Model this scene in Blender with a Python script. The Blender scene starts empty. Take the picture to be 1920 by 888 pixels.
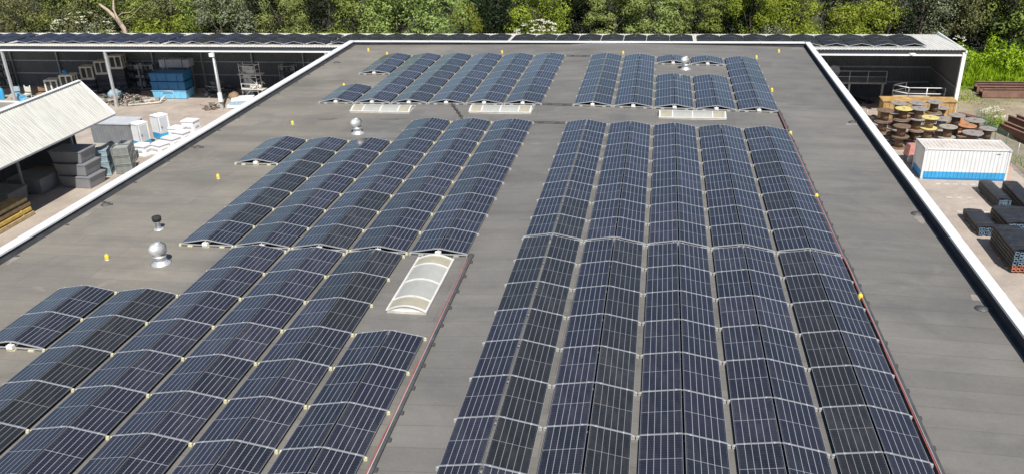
import bpy, math, random
import numpy as np
from mathutils import Vector, Matrix
R = math.radians
random.seed(7)
scene = bpy.context.scene
col = scene.collection

# ------------------------------------------------------------------ camera, sky, sun, exposure
CAMZ, YAW, PITCH, ROLL = 14.852, 0.18014, -0.42422, -0.03311
cy_, sy_ = math.cos(YAW), math.sin(YAW); cp_, sp_ = math.cos(PITCH), math.sin(PITCH)
fwd = Vector((-sy_*cp_, cy_*cp_, sp_)); rgt = Vector((cy_, sy_, 0)); upv = rgt.cross(fwd)
r2 = math.cos(ROLL)*rgt + math.sin(ROLL)*upv; u2 = -math.sin(ROLL)*rgt + math.cos(ROLL)*upv
cam_d = bpy.data.cameras.new('camera'); cam = bpy.data.objects.new('camera', cam_d); col.objects.link(cam)
M = Matrix.Identity(4)
for i in range(3):
    M[i][0] = r2[i]; M[i][1] = u2[i]; M[i][2] = -fwd[i]
M[2][3] = CAMZ
cam.matrix_world = M
cam_d.sensor_width = 36.0; cam_d.lens = 29.42; cam_d.clip_end = 3000; cam_d.clip_start = 0.5
scene.camera = cam

world = bpy.data.worlds.new("World"); scene.world = world; world.use_nodes = True
wn = world.node_tree.nodes; wl = world.node_tree.links
sky = wn.new('ShaderNodeTexSky'); sky.sky_type = 'NISHITA'; sky.sun_disc = False
sky.sun_elevation = R(52); sky.sun_rotation = R(157.4); sky.air_density = 1.0; sky.dust_density = 0.6; sky.ozone_density = 3.0
bg = wn['Background']; bg.inputs['Strength'].default_value = 0.072
wl.new(sky.outputs[0], bg.inputs['Color'])
sun_d = bpy.data.lights.new('sun', 'SUN'); sun_d.energy = 4.8; sun_d.angle = R(0.53); sun_d.color = (1.0, 0.955, 0.89)
sun = bpy.data.objects.new('sun', sun_d); col.objects.link(sun)
sun.rotation_euler = Vector((0.30, -0.72, 1.0)).to_track_quat('Z', 'Y').to_euler()
sun.location = (0, 0, 60)
vs = scene.view_settings
vs.view_transform = 'Standard'; vs.look = 'None'; vs.exposure = 0.28; vs.gamma = 1.0; vs.use_curve_mapping = False

# ------------------------------------------------------------------ materials
MATS = {}
def nt(name):
    m = bpy.data.materials.new(name); m.use_nodes = True
    MATS[name] = m
    n = m.node_tree.nodes; l = m.node_tree.links
    return m, n, l, n['Principled BSDF']
def ramp(n, stops):
    r = n.new('ShaderNodeValToRGB')
    e = r.color_ramp.elements
    e[0].position, e[0].color = stops[0][0], (*stops[0][1], 1)
    e[1].position, e[1].color = stops[-1][0], (*stops[-1][1], 1)
    for p, c in stops[1:-1]:
        k = e.new(p); k.color = (*c, 1)
    return r
def mixrgb(n, l, fac, a, b, mode='MIX'):
    x = n.new('ShaderNodeMix'); x.data_type = 'RGBA'; x.blend_type = mode
    for s, v in ((x.inputs[0], fac), (x.inputs[6], a), (x.inputs[7], b)):
        if isinstance(v, (int, float)): s.default_value = v
        elif isinstance(v, tuple): s.default_value = (*v, 1)
        else: l.new(v, s)
    return x.outputs[2]
def math_(n, l, op, a, b=None, c=None):
    x = n.new('ShaderNodeMath'); x.operation = op
    for i, v in enumerate((a, b, c)):
        if v is None: continue
        if isinstance(v, (int, float)): x.inputs[i].default_value = v
        else: l.new(v, x.inputs[i])
    return x.outputs[0]
def noise(n, l, vec, scale, detail=4, rough=.55, dist=0):
    x = n.new('ShaderNodeTexNoise'); x.inputs['Scale'].default_value = scale; x.inputs['Detail'].default_value = detail
    x.inputs['Roughness'].default_value = rough; x.inputs['Distortion'].default_value = dist
    if vec is not None: l.new(vec, x.inputs['Vector'])
    return x.outputs['Fac']
def mapped(n, l, src, sc=(1, 1, 1)):
    m = n.new('ShaderNodeMapping'); m.inputs['Scale'].default_value = sc; l.new(src, m.inputs['Vector']); return m.outputs[0]
def simple(name, c, rough=.6, metal=0, var=.15, nscale=3.0, bump=0, island=False):
    """a colour with worn, uneven tone"""
    m, n, l, p = nt(name)
    tc = n.new('ShaderNodeTexCoord')
    f = noise(n, l, tc.outputs['Object'], nscale, 6, .65)
    d = tuple(x*(1-var) for x in c); h = tuple(min(1, x*(1+var)) for x in c)
    r = ramp(n, [(.3, d), (.7, h)]); l.new(f, r.inputs[0])
    out = r.outputs[0]
    if island:
        g = n.new('ShaderNodeNewGeometry')
        v = math_(n, l, 'MULTIPLY_ADD', g.outputs['Random Per Island'], .9, .55)
        cc = n.new('ShaderNodeCombineColor')
        for i in range(3): l.new(v, cc.inputs[i])
        out = mixrgb(n, l, 1.0, out, cc.outputs[0], 'MULTIPLY')
    l.new(out, p.inputs['Base Color'])
    p.inputs['Roughness'].default_value = rough; p.inputs['Metallic'].default_value = metal
    if bump:
        b = n.new('ShaderNodeBump'); b.inputs['Strength'].default_value = bump; b.inputs['Distance'].default_value = .02
        l.new(noise(n, l, tc.outputs['Object'], nscale*8, 3), b.inputs['Height']); l.new(b.outputs[0], p.inputs['Normal'])
    return m

simple('aluminium', (.47, .48, .49), .5, .35, .12)
simple('galvanised', (.55, .56, .57), .5, .5, .2, 5)
simple('white_metal', (.86, .87, .86), .45, 0, .06, 2)

simple('foot_yellow', (.62, .58, .36), .6, 0, .15)
simple('foot_grey', (.36, .36, .33), .7, 0, .15)
simple('ballast_white', (.75, .75, .73), .7, 0, .12, 6)
simple('rubber_black', (.025, .025, .027), .8)
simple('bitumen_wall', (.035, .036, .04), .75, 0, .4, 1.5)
simple('yellow_plastic', (.78, .56, .05), .45, 0, .08)
simple('red_conduit', (.33, .085, .065), .55, 0, .3, 2)
simple('tray_dark', (.10, .10, .10), .6, .3, .3, 2)
simple('steel_bright', (.72, .72, .71), .45, .6, .10, 5)
simple('wall_clad', (.45, .46, .46), .6, 0, .1)
simple('fascia_dark', (.10, .11, .12), .6)
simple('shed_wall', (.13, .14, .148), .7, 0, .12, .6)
simple('steel_frame', (.34, .36, .38), .5, .3, .15)
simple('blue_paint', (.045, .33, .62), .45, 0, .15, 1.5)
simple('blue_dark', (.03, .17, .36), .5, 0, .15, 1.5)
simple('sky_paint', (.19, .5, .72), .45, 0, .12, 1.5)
simple('white_paint', (.82, .83, .84), .5, 0, .1, 1.2)
def m_stained(name, c, stain, sc):
    m, n, l, p = nt(name); tc = n.new('ShaderNodeTexCoord'); o = tc.outputs['Object']
    r = ramp(n, [(.55, (0, 0, 0)), (.72, (1, 1, 1))]); l.new(noise(n, l, mapped(n, l, o, sc), 1.0, 6, .7), r.inputs[0])
    f = ramp(n, [(.3, tuple(x*.90 for x in c)), (.7, c)]); l.new(noise(n, l, o, .9, 4), f.inputs[0])
    l.new(mixrgb(n, l, math_(n, l, 'MULTIPLY', r.outputs[0], .45), f.outputs[0], stain), p.inputs['Base Color']); p.inputs['Roughness'].default_value = .5
m_stained('coping_white', (.80, .81, .81), (.45, .42, .38), (1.5, 1.5, 1.5))
m_stained('container_white', (.74, .75, .75), (.42, .34, .27), (3.5, 3.5, .5))
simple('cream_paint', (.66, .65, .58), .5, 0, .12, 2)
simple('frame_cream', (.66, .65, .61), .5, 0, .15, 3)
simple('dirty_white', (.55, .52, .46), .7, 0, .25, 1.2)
simple('grey_paint', (.215, .222, .235), .55, 0, .15, 1.2)
simple('grey_crate', (.34, .36, .34), .6, 0, .25, 3)
simple('grey_light', (.5, .52, .54), .55, 0, .12, 1.5)
simple('dark_glass', (.05, .06, .06), .15)
simple('mesh_grey', (.33, .355, .33), .5, .4, .2, 4)
simple('mesh_blue', (.33, .45, .50), .5, .1, .25, 4)
simple('rust', (.21, .115, .085), .8, 0, .35, 1.2, .3)
simple('orange_rust', (.42, .20, .09), .8, 0, .35, 2)
simple('timber', (.42, .31, .16), .75, 0, .3, 3)
simple('timber_yellow', (.52, .36, .08), .7, 0, .3, 3)
simple('drum_grey', (.27, .25, .235), .85, 0, .3, 3)
simple('drum_brown', (.17, .11, .07), .85, 0, .35, 3)
simple('drum_wood', (.25, .165, .10), .8, 0, .3, 3)
simple('drum_yellow', (.60, .51, .19), .7, 0, .2, 3)
simple('drum_pale', (.33, .30, .26), .8, 0, .25, 3)
simple('skip_yellow', (.46, .29, .11), .6, 0, .45, 1.6)
simple('black_wrap', (.026, .027, .031), .5, 0, .5, 3, .6)
simple('olive_wrap', (.035, .036, .022), .5, 0, .4, 3)
simple('tube_blue', (.16, .24, .32), .4, .2, .2)
simple('tube_orange', (.50, .17, .10), .5, 0, .2)
simple('pink_faded', (.52, .24, .20), .6, 0, .25)
simple('junk', (.30, .27, .23), .8, .1, .3, 3, 0, True)
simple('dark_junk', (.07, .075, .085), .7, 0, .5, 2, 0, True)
simple('bark', (.065, .052, .04), .9, 0, .35, 4, .6)
simple('dead_wood', (.42, .33, .25), .85, 0, .35, 3, .5)
simple('petal', (.82, .80, .62), .6, 0, .1, 3, 0, False)
simple('concrete_block', (.42, .41, .39), .9, 0, .2, 3)
simple('fence_green', (.13, .24, .2), .5, .2, .2)

def m_roof():
    m, n, l, p = nt('roof_bitumen')
    tc = n.new('ShaderNodeTexCoord'); o = tc.outputs['Object']
    base = ramp(n, [(.3, (.150, .144, .132)), (.5, (.176, .168, .154)), (.72, (.206, .195, .178))])
    l.new(noise(n, l, mapped(n, l, o, (.10, .22, 1)), 1.0, 7, .68, .6), base.inputs[0])
    # rolled strips about a metre wide laid across the roof
    br = n.new('ShaderNodeTexBrick'); br.offset = .37; br.squash = 1
    br.inputs['Scale'].default_value = 1.0; br.inputs['Brick Width'].default_value = 7.5; br.inputs['Row Height'].default_value = 1.0
    br.inputs['Mortar Size'].default_value = .018; br.inputs['Mortar Smooth'].default_value = .3
    br.inputs['Color1'].default_value = (.90, .90, .90, 1); br.inputs['Color2'].default_value = (1.08, 1.07, 1.06, 1); br.inputs['Mortar'].default_value = (.70, .70, .70, 1)
    l.new(o, br.inputs['Vector'])
    c = mixrgb(n, l, .75, base.outputs[0], br.outputs['Color'], 'MULTIPLY')
    # long streaks across, where water stood
    st = ramp(n, [(.38, (.86, .86, .86)), (.55, (1, 1, 1))]); l.new(noise(n, l, mapped(n, l, o, (.12, 1.1, 1)), 1.0, 5, .6), st.inputs[0])
    c = mixrgb(n, l, .6, c, st.outputs[0], 'MULTIPLY')
    fine = ramp(n, [(.3, (.86, .86, .86)), (.7, (1.1, 1.1, 1.1))]); l.new(noise(n, l, o, 9, 5, .7), fine.inputs[0])
    c = mixrgb(n, l, .55, c, fine.outputs[0], 'MULTIPLY')
    # dried puddle marks
    pm = ramp(n, [(.665, (0, 0, 0)), (.70, (1, 1, 1)), (.74, (.25, .25, .25)), (1, (.15, .15, .15))]); l.new(noise(n, l, mapped(n, l, o, (.35, .6, 1)), .8, 3, .5, 1.2), pm.inputs[0])
    c = mixrgb(n, l, math_(n, l, 'MULTIPLY', pm.outputs[0], .35), c, (.24, .23, .215))
    # paler, dustier membrane along the edges of the roof, and a slightly lighter left half
    sx = n.new('ShaderNodeSeparateXYZ'); l.new(o, sx.inputs[0])
    wob = math_(n, l, 'MULTIPLY_ADD', noise(n, l, mapped(n, l, o, (1, .25, 1)), .8, 5, .65), 3.0, -1.5)
    xw = math_(n, l, 'ADD', sx.outputs[0], wob)
    def band(v, a, b):
        mr = n.new('ShaderNodeMapRange'); mr.interpolation_type = 'SMOOTHSTEP'; mr.inputs['From Min'].default_value = a; mr.inputs['From Max'].default_value = b
        l.new(v, mr.inputs['Value']); return mr.outputs[0]
    c = mixrgb(n, l, math_(n, l, 'MULTIPLY', band(xw, -4.0+7.6, -26.0+7.6), .75), c, mixrgb(n, l, 1.0, c, (1.03, 1.03, 1.03), 'MULTIPLY'))
    c = mixrgb(n, l, math_(n, l, 'MULTIPLY', band(xw, -24.6+7.6, -27.6+7.6), .8), c, mixrgb(n, l, 1.0, c, (1.3, 1.24, 1.12), 'MULTIPLY'))
    c = mixrgb(n, l, math_(n, l, 'MULTIPLY', band(xw, 9.6+7.6, 12.4+7.6), .8), c, mixrgb(n, l, 1.0, c, (1.3, 1.24, 1.14), 'MULTIPLY'))
    big = ramp(n, [(.36, (.87, .87, .88)), (.5, (1, 1, 1)), (.66, (1.10, 1.09, 1.07))]); l.new(noise(n, l, mapped(n, l, o, (.28, .34, 1)), 1.0, 6, .62, 1.0), big.inputs[0])
    c = mixrgb(n, l, .85, c, big.outputs[0], 'MULTIPLY')
    l.new(c, p.inputs['Base Color'])
    rr = ramp(n, [(.3, (.55, .55, .55)), (.7, (.85, .85, .85))]); l.new(noise(n, l, o, .35, 4), rr.inputs[0]); l.new(rr.outputs[0], p.inputs['Roughness'])
    b = n.new('ShaderNodeBump'); b.inputs['Strength'].default_value = .35; b.inputs['Distance'].default_value = .02
    l.new(noise(n, l, o, 14, 6, .7), b.inputs['Height']); l.new(b.outputs[0], p.inputs['Normal'])
m_roof()

def m_patch(name, c0, c1, sc):
    m, n, l, p = nt(name)
    tc = n.new('ShaderNodeTexCoord'); o = tc.outputs['Object']
    r = ramp(n, [(.35, c0), (.65, c1)]); l.new(noise(n, l, o, sc, 7, .65), r.inputs[0])
    f = ramp(n, [(.3, (.85, .85, .85)), (.7, (1.1, 1.1, 1.1))]); l.new(noise(n, l, o, sc*12, 5, .7), f.inputs[0])
    l.new(mixrgb(n, l, .8, r.outputs[0], f.outputs[0], 'MULTIPLY'), p.inputs['Base Color']); p.inputs['Roughness'].default_value = .9
    return m
m_patch('yard_concrete', (.33, .28, .235), (.46, .395, .335), .4)
m_patch('bare_ground', (.20, .17, .11), (.42, .34, .25), .18)
m_patch('soil_dark', (.03, .032, .018), (.06, .055, .035), .2)
m_patch('grass_ground', (.07, .12, .02), (.14, .21, .03), .5)
m_patch('puddle_stain', (.11, .10, .088), (.145, .135, .12), 1.2)
m_patch('pale_repair', (.20, .187, .165), (.30, .275, .24), 1.5)
m_patch('line_white', (.55, .53, .5), (.75, .73, .7), 3)

def m_panel(name, tint_a, tint_b, line, black=False):
    """cells and conductor lines of a framed module, drawn in the panel's own coordinates"""
    m, n, l, p = nt(name)
    tc = n.new('ShaderNodeTexCoord'); sep = n.new('ShaderNodeSeparateXYZ'); l.new(tc.outputs['Object'], sep.inputs[0])
    X, Y = sep.outputs[0], sep.outputs[1]
    def lines(v, pitch, half, off=0.0):
        a = math_(n, l, 'ADD', v, 100*pitch + off)
        f = math_(n, l, 'PINGPONG', a, pitch/2)        # 0 at the line, pitch/2 between
        return math_(n, l, 'LESS_THAN', f, half)
    colw = 1.10/6
    v1 = lines(X, colw, .0068)                    # between the six cell columns
    inside = math_(n, l, 'LESS_THAN', math_(n, l, 'ABSOLUTE', X), .545)
    v1 = math_(n, l, 'MULTIPLY', v1, inside)
    mid = math_(n, l, 'LESS_THAN', math_(n, l, 'ABSOLUTE', Y), .014)
    thin = lines(Y, 2.0/20, .0035)
    info = n.new('ShaderNodeObjectInfo'); rnd = info.outputs['Random']
    r = ramp(n, [(0, tint_a), (.55, tint_b), (1, tuple(x*1.25 for x in tint_a))]); l.new(rnd, r.inputs[0])
    nz = ramp(n, [(.35, (.85, .85, .85)), (.65, (1.12, 1.12, 1.12))]); l.new(noise(n, l, tc.outputs['Object'], 1.3, 3), nz.inputs[0])
    c = mixrgb(n, l, 1.0, r.outputs[0], nz.outputs[0], 'MULTIPLY')
    c = mixrgb(n, l, math_(n, l, 'MULTIPLY', thin, .07 if not black else .03), c, line)
    c = mixrgb(n, l, math_(n, l, 'MULTIPLY', mid, .30 if not black else .12), c, line)
    c = mixrgb(n, l, math_(n, l, 'MULTIPLY', v1, .58 if not black else .06), c, line)
    dn = ramp(n, [(.42, (0, 0, 0)), (.75, (1, 1, 1))]); l.new(noise(n, l, mapped(n, l, tc.outputs['Object'], (2.2, .9, 1)), 1.6, 5, .7, .8), dn.inputs[0])
    c = mixrgb(n, l, math_(n, l, 'MULTIPLY', dn.outputs[0], math_(n, l, 'MULTIPLY_ADD', rnd, .07, .02)), c, (.34, .32, .28))
    l.new(c, p.inputs['Base Color'])
    # dust film: roughness uneven
    rr = ramp(n, [(.3, (.07, .07, .07)), (.75, (.22, .22, .22))]); l.new(noise(n, l, tc.outputs['Object'], 2.0, 5, .7), rr.inputs[0])
    l.new(rr.outputs[0], p.inputs['Roughness']) if not black else None
    if black: p.inputs['Roughness'].default_value = .48
    p.inputs['IOR'].default_value = 1.45 if black else 1.65
    return m
m_panel('panel_glass', (.021, .021, .033), (.016, .018, .026), (.60, .61, .64))
m_panel('panel_glass_warm', (.020, .021, .023), (.018, .019, .020), (.42, .42, .42))
m_panel('panel_black', (.020, .020, .021), (.016, .016, .017), (.3, .3, .3), True)
m_panel('panel_blueblack', (.024, .028, .05), (.018, .022, .04), (.3, .3, .35), True)
simple('panel_frame', (.38, .39, .41), .45, .4, .06)
simple('frame_side', (.09, .09, .10), .5, .3, .1)
simple('frame_black', (.03, .03, .03), .5, .3, .1)

def m_leaf(name, dark, mid, light):
    m, n, l, p = nt(name)
    g = n.new('ShaderNodeNewGeometry'); tc = n.new('ShaderNodeTexCoord')
    f = noise(n, l, tc.outputs['Object'], .7, 4, .6)
    s = math_(n, l, 'ADD', math_(n, l, 'MULTIPLY', g.outputs['Random Per Island'], .22), math_(n, l, 'MULTIPLY', f, .95))
    r = ramp(n, [(.25, dark), (.55, mid), (.85, light)]); l.new(s, r.inputs[0])
    info = n.new('ShaderNodeObjectInfo')
    hs = n.new('ShaderNodeHueSaturation'); hs.inputs['Saturation'].default_value = 1.0
    l.new(math_(n, l, 'MULTIPLY_ADD', info.outputs['Random'], .03, .485), hs.inputs['Hue'])
    l.new(math_(n, l, 'MULTIPLY_ADD', info.outputs['Random'], .35, .83), hs.inputs['Value'])
    l.new(r.outputs[0], hs.inputs['Color'])
    l.new(hs.outputs[0], p.inputs['Base Color']); p.inputs['Roughness'].default_value = .6
    p.inputs['Specular IOR Level'].default_value = .25
    tr = n.new('ShaderNodeBsdfTranslucent'); l.new(hs.outputs[0], tr.inputs['Color'])
    mx = n.new('ShaderNodeMixShader'); mx.inputs[0].default_value = .24
    l.new(p.outputs[0], mx.inputs[1]); l.new(tr.outputs[0], mx.inputs[2]); l.new(mx.outputs[0], n['Material Output'].inputs['Surface'])
    return m
m_leaf('leaf_mid', (.055, .082, .016), (.18, .225, .045), (.34, .38, .09))
m_leaf('leaf_shaded', (.006, .011, .004), (.014, .024, .007), (.035, .052, .014))  # near-black: deep shade of the wood's gaps put into the leaf colour
m_leaf('leaf_bright', (.09, .135, .012), (.23, .30, .03), (.40, .46, .07))
m_leaf('leaf_yellow', (.11, .14, .015), (.22, .26, .03), (.36, .38, .06))
m_leaf('leaf_olive', (.065, .076, .03), (.18, .19, .075), (.32, .32, .14))
m_leaf('leaf_grey', (.085, .10, .055), (.20, .22, .13), (.33, .35, .22))
m_leaf('leaf_light', (.08, .12, .028), (.24, .30, .08), (.42, .47, .16))
m_leaf('grass_blade', (.14, .22, .010), (.25, .38, .015), (.38, .50, .03))

def m_corr(name, c0, c1, sc=(.6, 6, .6)):
    m, n, l, p = nt(name)
    tc = n.new('ShaderNodeTexCoord'); o = tc.outputs['Object']
    r = ramp(n, [(.33, c0), (.55, c1)]); l.new(noise(n, l, mapped(n, l, o, sc), 1.0, 6, .7), r.inputs[0])
    l.new(r.outputs[0], p.inputs['Base Color']); p.inputs['Roughness'].default_value = .55
    return m
m_corr('corrugated_cream', (.46, .445, .39), (.64, .63, .57))
m_corr('corrugated_white', (.54, .52, .47), (.68, .66, .61), (3, .5, 1))
m_corr('container_roof', (.52, .46, .41), (.66, .61, .56), (1, 1, 1))

# ------------------------------------------------------------------ mesh helpers
class MB:
    def __init__(s): s.v = []; s.f = []; s.m = []; s.s = []
    def add(s, vs_, fs, mi=0, smooth=False):
        b = len(s.v); s.v += [tuple(v) for v in vs_]
        for f in fs: s.f.append(tuple(b+i for i in f)); s.m.append(mi); s.s.append(smooth)
    def box(s, c, d, mi=0, rz=0, taper=1.0, mat=None):
        x, y, z = d[0]/2, d[1]/2, d[2]/2; t = taper
        p = [(-x, -y, -z), (x, -y, -z), (x, y, -z), (-x, y, -z), (-x*t, -y*t, z), (x*t, -y*t, z), (x*t, y*t, z), (-x*t, y*t, z)]
        ca, sa = math.cos(rz), math.sin(rz)
        q = []
        for a, b, e in p:
            w = Vector((a*ca-b*sa, a*sa+b*ca, e))
            if mat is not None: w = mat @ Vector((a, b, e))
            q.append((w[0]+c[0], w[1]+c[1], w[2]+c[2]))
        s.add(q, [(0, 3, 2, 1), (4, 5, 6, 7), (0, 1, 5, 4), (1, 2, 6, 5), (2, 3, 7, 6), (3, 0, 4, 7)], mi)
        return s
    def bar(s, a, b, w, h, mi=0, up=(0, 0, 1)):
        a, b = Vector(a), Vector(b); d = (b-a); L = d.length; d.normalize()
        sd = d.cross(Vector(up))
        if sd.length < 1e-4: sd = Vector((1, 0, 0))
        sd.normalize(); u = sd.cross(d)
        q = []
        for e in (a, b):
            for i, j in ((-1, -1), (1, -1), (1, 1), (-1, 1)): q.append(e + sd*(i*w/2) + u*(j*h/2))
        s.add(q, [(0, 3, 2, 1), (4, 5, 6, 7), (0, 1, 5, 4), (1, 2, 6, 5), (2, 3, 7, 6), (3, 0, 4, 7)], mi)
        return s
    def tube(s, pts, rad, n=8, mi=0, cap=True):
        pts = [Vector(p) for p in pts]
        rs = rad if isinstance(rad, (list, tuple)) else [rad]*len(pts)
        rings = []; b = len(s.v)
        for i, p in enumerate(pts):
            d = (pts[min(i+1, len(pts)-1)] - pts[max(i-1, 0)]).normalized()
            a = d.orthogonal().normalized() if abs(d.z) < .99 else Vector((1, 0, 0))
            if abs(d.z) < .99: a = d.cross(Vector((0, 0, 1))).normalized()
            c = d.cross(a)
            for k in range(n):
                t = 2*math.pi*k/n; s.v.append(tuple(p + (a*math.cos(t)+c*math.sin(t))*rs[i]))
        for i in range(len(pts)-1):
            for k in range(n):
                s.f.append((b+i*n+k, b+i*n+(k+1) % n, b+(i+1)*n+(k+1) % n, b+(i+1)*n+k)); s.m.append(mi); s.s.append(True)
        if cap:
            s.f.append(tuple(b+k for k in range(n))[::-1]); s.m.append(mi); s.s.append(False)
            e = b+(len(pts)-1)*n
            s.f.append(tuple(e+k for k in range(n))); s.m.append(mi); s.s.append(False)
        return s
    def lathe(s, c, prof, n=20, mi=0, mat=None):
        b = len(s.v)
        for r, z in prof:
            for k in range(n):
                t = 2*math.pi*k/n; w = Vector((r*math.cos(t), r*math.sin(t), z))
                if mat is not None: w = mat @ w
                s.v.append((c[0]+w.x, c[1]+w.y, c[2]+w.z))
        for i in range(len(prof)-1):
            for k in range(n):
                s.f.append((b+i*n+k, b+i*n+(k+1) % n, b+(i+1)*n+(k+1) % n, b+(i+1)*n+k)); s.m.append(mi); s.s.append(True)
        if prof[0][0] > 1e-3: s.f.append(tuple(b+k for k in range(n))[::-1]); s.m.append(mi); s.s.append(False)
        e = b+(len(prof)-1)*n
        if prof[-1][0] > 1e-3: s.f.append(tuple(e+k for k in range(n))); s.m.append(mi); s.s.append(False)
        return s
    def corr(s, o, U, lu, V, lv, N, pitch=.25, depth=.03, mi=0, mode='wave', thick=.0):
        """a corrugated sheet: ribs run along V, repeat along U"""
        o, U, V, N = Vector(o), Vector(U), Vector(V), Vector(N)
        k = max(2, int(round(lu/pitch))); b = len(s.v)
        pr = []
        for i in range(k):
            if mode == 'wave':
                for t in (0, .25, .5, .75): pr.append(((i+t)/k*lu, depth*math.sin(2*math.pi*t)))
            else:
                for t, h in ((0, 0), (.35, 0), (.5, 1), (.85, 1)): pr.append(((i+t)/k*lu, depth*h))
        pr.append((lu, 0))
        for u, h in pr:
            s.v.append(tuple(o+U*u+N*h)); s.v.append(tuple(o+U*u+N*h+V*lv))
        for i in range(len(pr)-1):
            s.f.append((b+2*i, b+2*i+2, b+2*i+3, b+2*i+1)); s.m.append(mi); s.s.append(mode == 'wave')
        return s
    def mesh(s, name, mats):
        me = bpy.data.meshes.new(name); me.from_pydata(s.v, [], s.f); me.update()
        for m in mats: me.materials.append(MATS[m])
        me.polygons.foreach_set('material_index', s.m); me.polygons.foreach_set('use_smooth', s.s)
        return me
    def build(s, name, mats, parent=None, loc=(0, 0, 0)):
        if isinstance(mats, str): mats = [mats]
        return link(name, s.mesh(name, mats), parent, loc)
def link(name, me, parent=None, loc=(0, 0, 0), rot=None):
    o = bpy.data.objects.new(name, me); col.objects.link(o); o.location = loc
    if rot: o.rotation_euler = rot
    if parent is not None: o.parent = parent
    return o
def tag(o, label=None, cat=None, group=None, kind=None):
    if label: o['label'] = label
    if cat: o['category'] = cat
    if group: o['group'] = group
    if kind: o['kind'] = kind
    return o
def thing(name, label, cat, loc=(0, 0, 0), rz=0, group=None):
    o = bpy.data.objects.new(name, None); col.objects.link(o); o.location = loc; o.rotation_euler = (0, 0, rz)
    o.empty_display_size = .3
    return tag(o, label, cat, group)
def struct(name, mb, mats, label=None):
    o = mb.build(name, mats); o['kind'] = 'structure'; o['label'] = label or name.replace('_', ' '); return o
def copy_tree(o, parent=None):
    c = o.copy(); col.objects.link(c)
    if parent is not None: c.parent = parent
    for ch in list(o.children): copy_tree(ch, c)
    return c
ORD = ['first', 'second', 'third', 'fourth', 'fifth', 'sixth', 'seventh', 'eighth', 'ninth', 'tenth', 'eleventh', 'twelfth', 'thirteenth',
       'fourteenth', 'fifteenth', 'sixteenth', 'seventeenth', 'eighteenth', 'nineteenth', 'twentieth']

G = -8.26            # level of the yard
XL, XR, YF, YN = -27.35, 12.1, 73.1, -8.0     # inside faces of the parapets
def roof_z(x):
    pts = [(-40, -.304), (-7.75, -.059), (-5.3, .100), (20, -.377)]
    for (a, b), (c, d) in zip(pts, pts[1:]):
        if x <= c: return b + (d-b)*(x-a)/(c-a)
    return pts[-1][1]

# ------------------------------------------------------------------ ground
g = MB(); g.add([(-900, -400, G-.03), (900, -400, G-.03), (900, 1500, G-.03), (-900, 1500, G-.03)], [(0, 1, 2, 3)])
struct('ground', g, 'soil_dark', 'dark soil ground under the trees')
g = MB(); g.add([(-110, -40, G-.004), (27.9, -40, G-.004), (27.9, 80, G-.004), (26.9, 88.5, G-.004), (-110, 88.5, G-.004)], [(0, 1, 2, 3, 4)])
struct('yard', g, 'yard_concrete', 'pale brown concrete yard around the warehouse')
g = MB(); g.add([(27.9, 30, G), (70, 30, G), (70, 94, G), (27.2, 96, G), (26.95, 88, G), (27.9, 80, G)], [(0, 1, 2, 3, 4, 5)])
struct('bare_ground', g, 'bare_ground', 'trodden bare earth beyond the mesh fence')
g = MB(); g.add([(26.9, 91, G+.004), (44, 92, G+.004), (70, 93.5, G+.004), (70, 103, G+.004), (26, 103, G+.004)], [(0, 1, 2, 3, 4)])
struct('grass_field', g, 'grass_ground', 'strip of rough grass at the edge of the wood')
d = MB()
for (x0, y0, x1, y1) in ((20.85, 62.95, 23.9, 63.1), (20.85, 60.25, 22.95, 60.4), (20.8, 57.62, 23.1, 57.72)):
    L = math.hypot(x1-x0, y1-y0); k = int(L/.55)
    for i in range(k):
        a = i/k; b = a+.34/L
        d.box((x0+(x1-x0)*(a+b)/2, y0+(y1-y0)*(a+b)/2, G+.003), (.34, .1, .006))
struct('parking_marking', d, 'line_white', 'dashed white parking lines painted on the yard')

# ------------------------------------------------------------------ main building
bld = thing('warehouse', 'long warehouse building with flat grey bitumen roof and white edge coping, filling the picture', 'building', (-7.6, 33, G))
inv = (7.6, -33, -G)
def bpart(name, mb, mats):
    return mb.build(name, mats, bld, inv)
r = MB()
xs = [XL-.28, -7.75, -5.3, XR+.28]
vv = []
for x in xs: vv += [(x, YN-.3, roof_z(x)), (x, YF+.3, roof_z(x))]
r.add(vv, [(0, 2, 3, 1), (2, 4, 5, 3), (4, 6, 7, 5)])
bpart('roof', r, 'roof_bitumen')
w = MB()
def wbox(x0, x1, y0, y1, z0, z1, mi=0): w.box(((x0+x1)/2, (y0+y1)/2, (z0+z1)/2), (x1-x0, y1-y0, z1-z0), mi)
wbox(XL-.45, XL-.29, YN-.3, YF+.45, G, -.05); wbox(XR+.29, XR+.38, YN-.3, YF+.45, G, -.08)
wbox(XL-.285, XR+.285, YF+.31, YF+.45, G, -.15); wbox(XL-.28, XR+.28, YN-.45, YN-.31, G, -.2)
bpart('wall', w, 'wall_clad')
# upstand: dark bitumen-covered inside faces
w = MB()
def upst(pts_in, pts_out, ztops):
    n_ = len(pts_in); vs_ = []
    for (xi, yi), (xo, yo), z in zip(pts_in, pts_out, ztops):
        vs_ += [(xi, yi, -.5), (xi, yi, z), (xo, yo, z), (xo, yo, -.5)]
    for i in range(n_-1):
        b = i*4; w.add(vs_[b:b+8], [(0, 1, 5, 4), (1, 2, 6, 5), (2, 3, 7, 6)])
zR0, zR1 = .40, .12      # right coping: near, far
upst([(XR, YN), (XR, YF)], [(XR+.28, YN), (XR+.28, YF)], [zR0, zR1])
upst([(XL, YN), (XL, YF)], [(XL-.28, YN), (XL-.28, YF)], [.10, .12])
upst([(XL, YF), (XR, YF)], [(XL, YF+.28), (XR, YF+.28)], [.12, .12])
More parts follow.
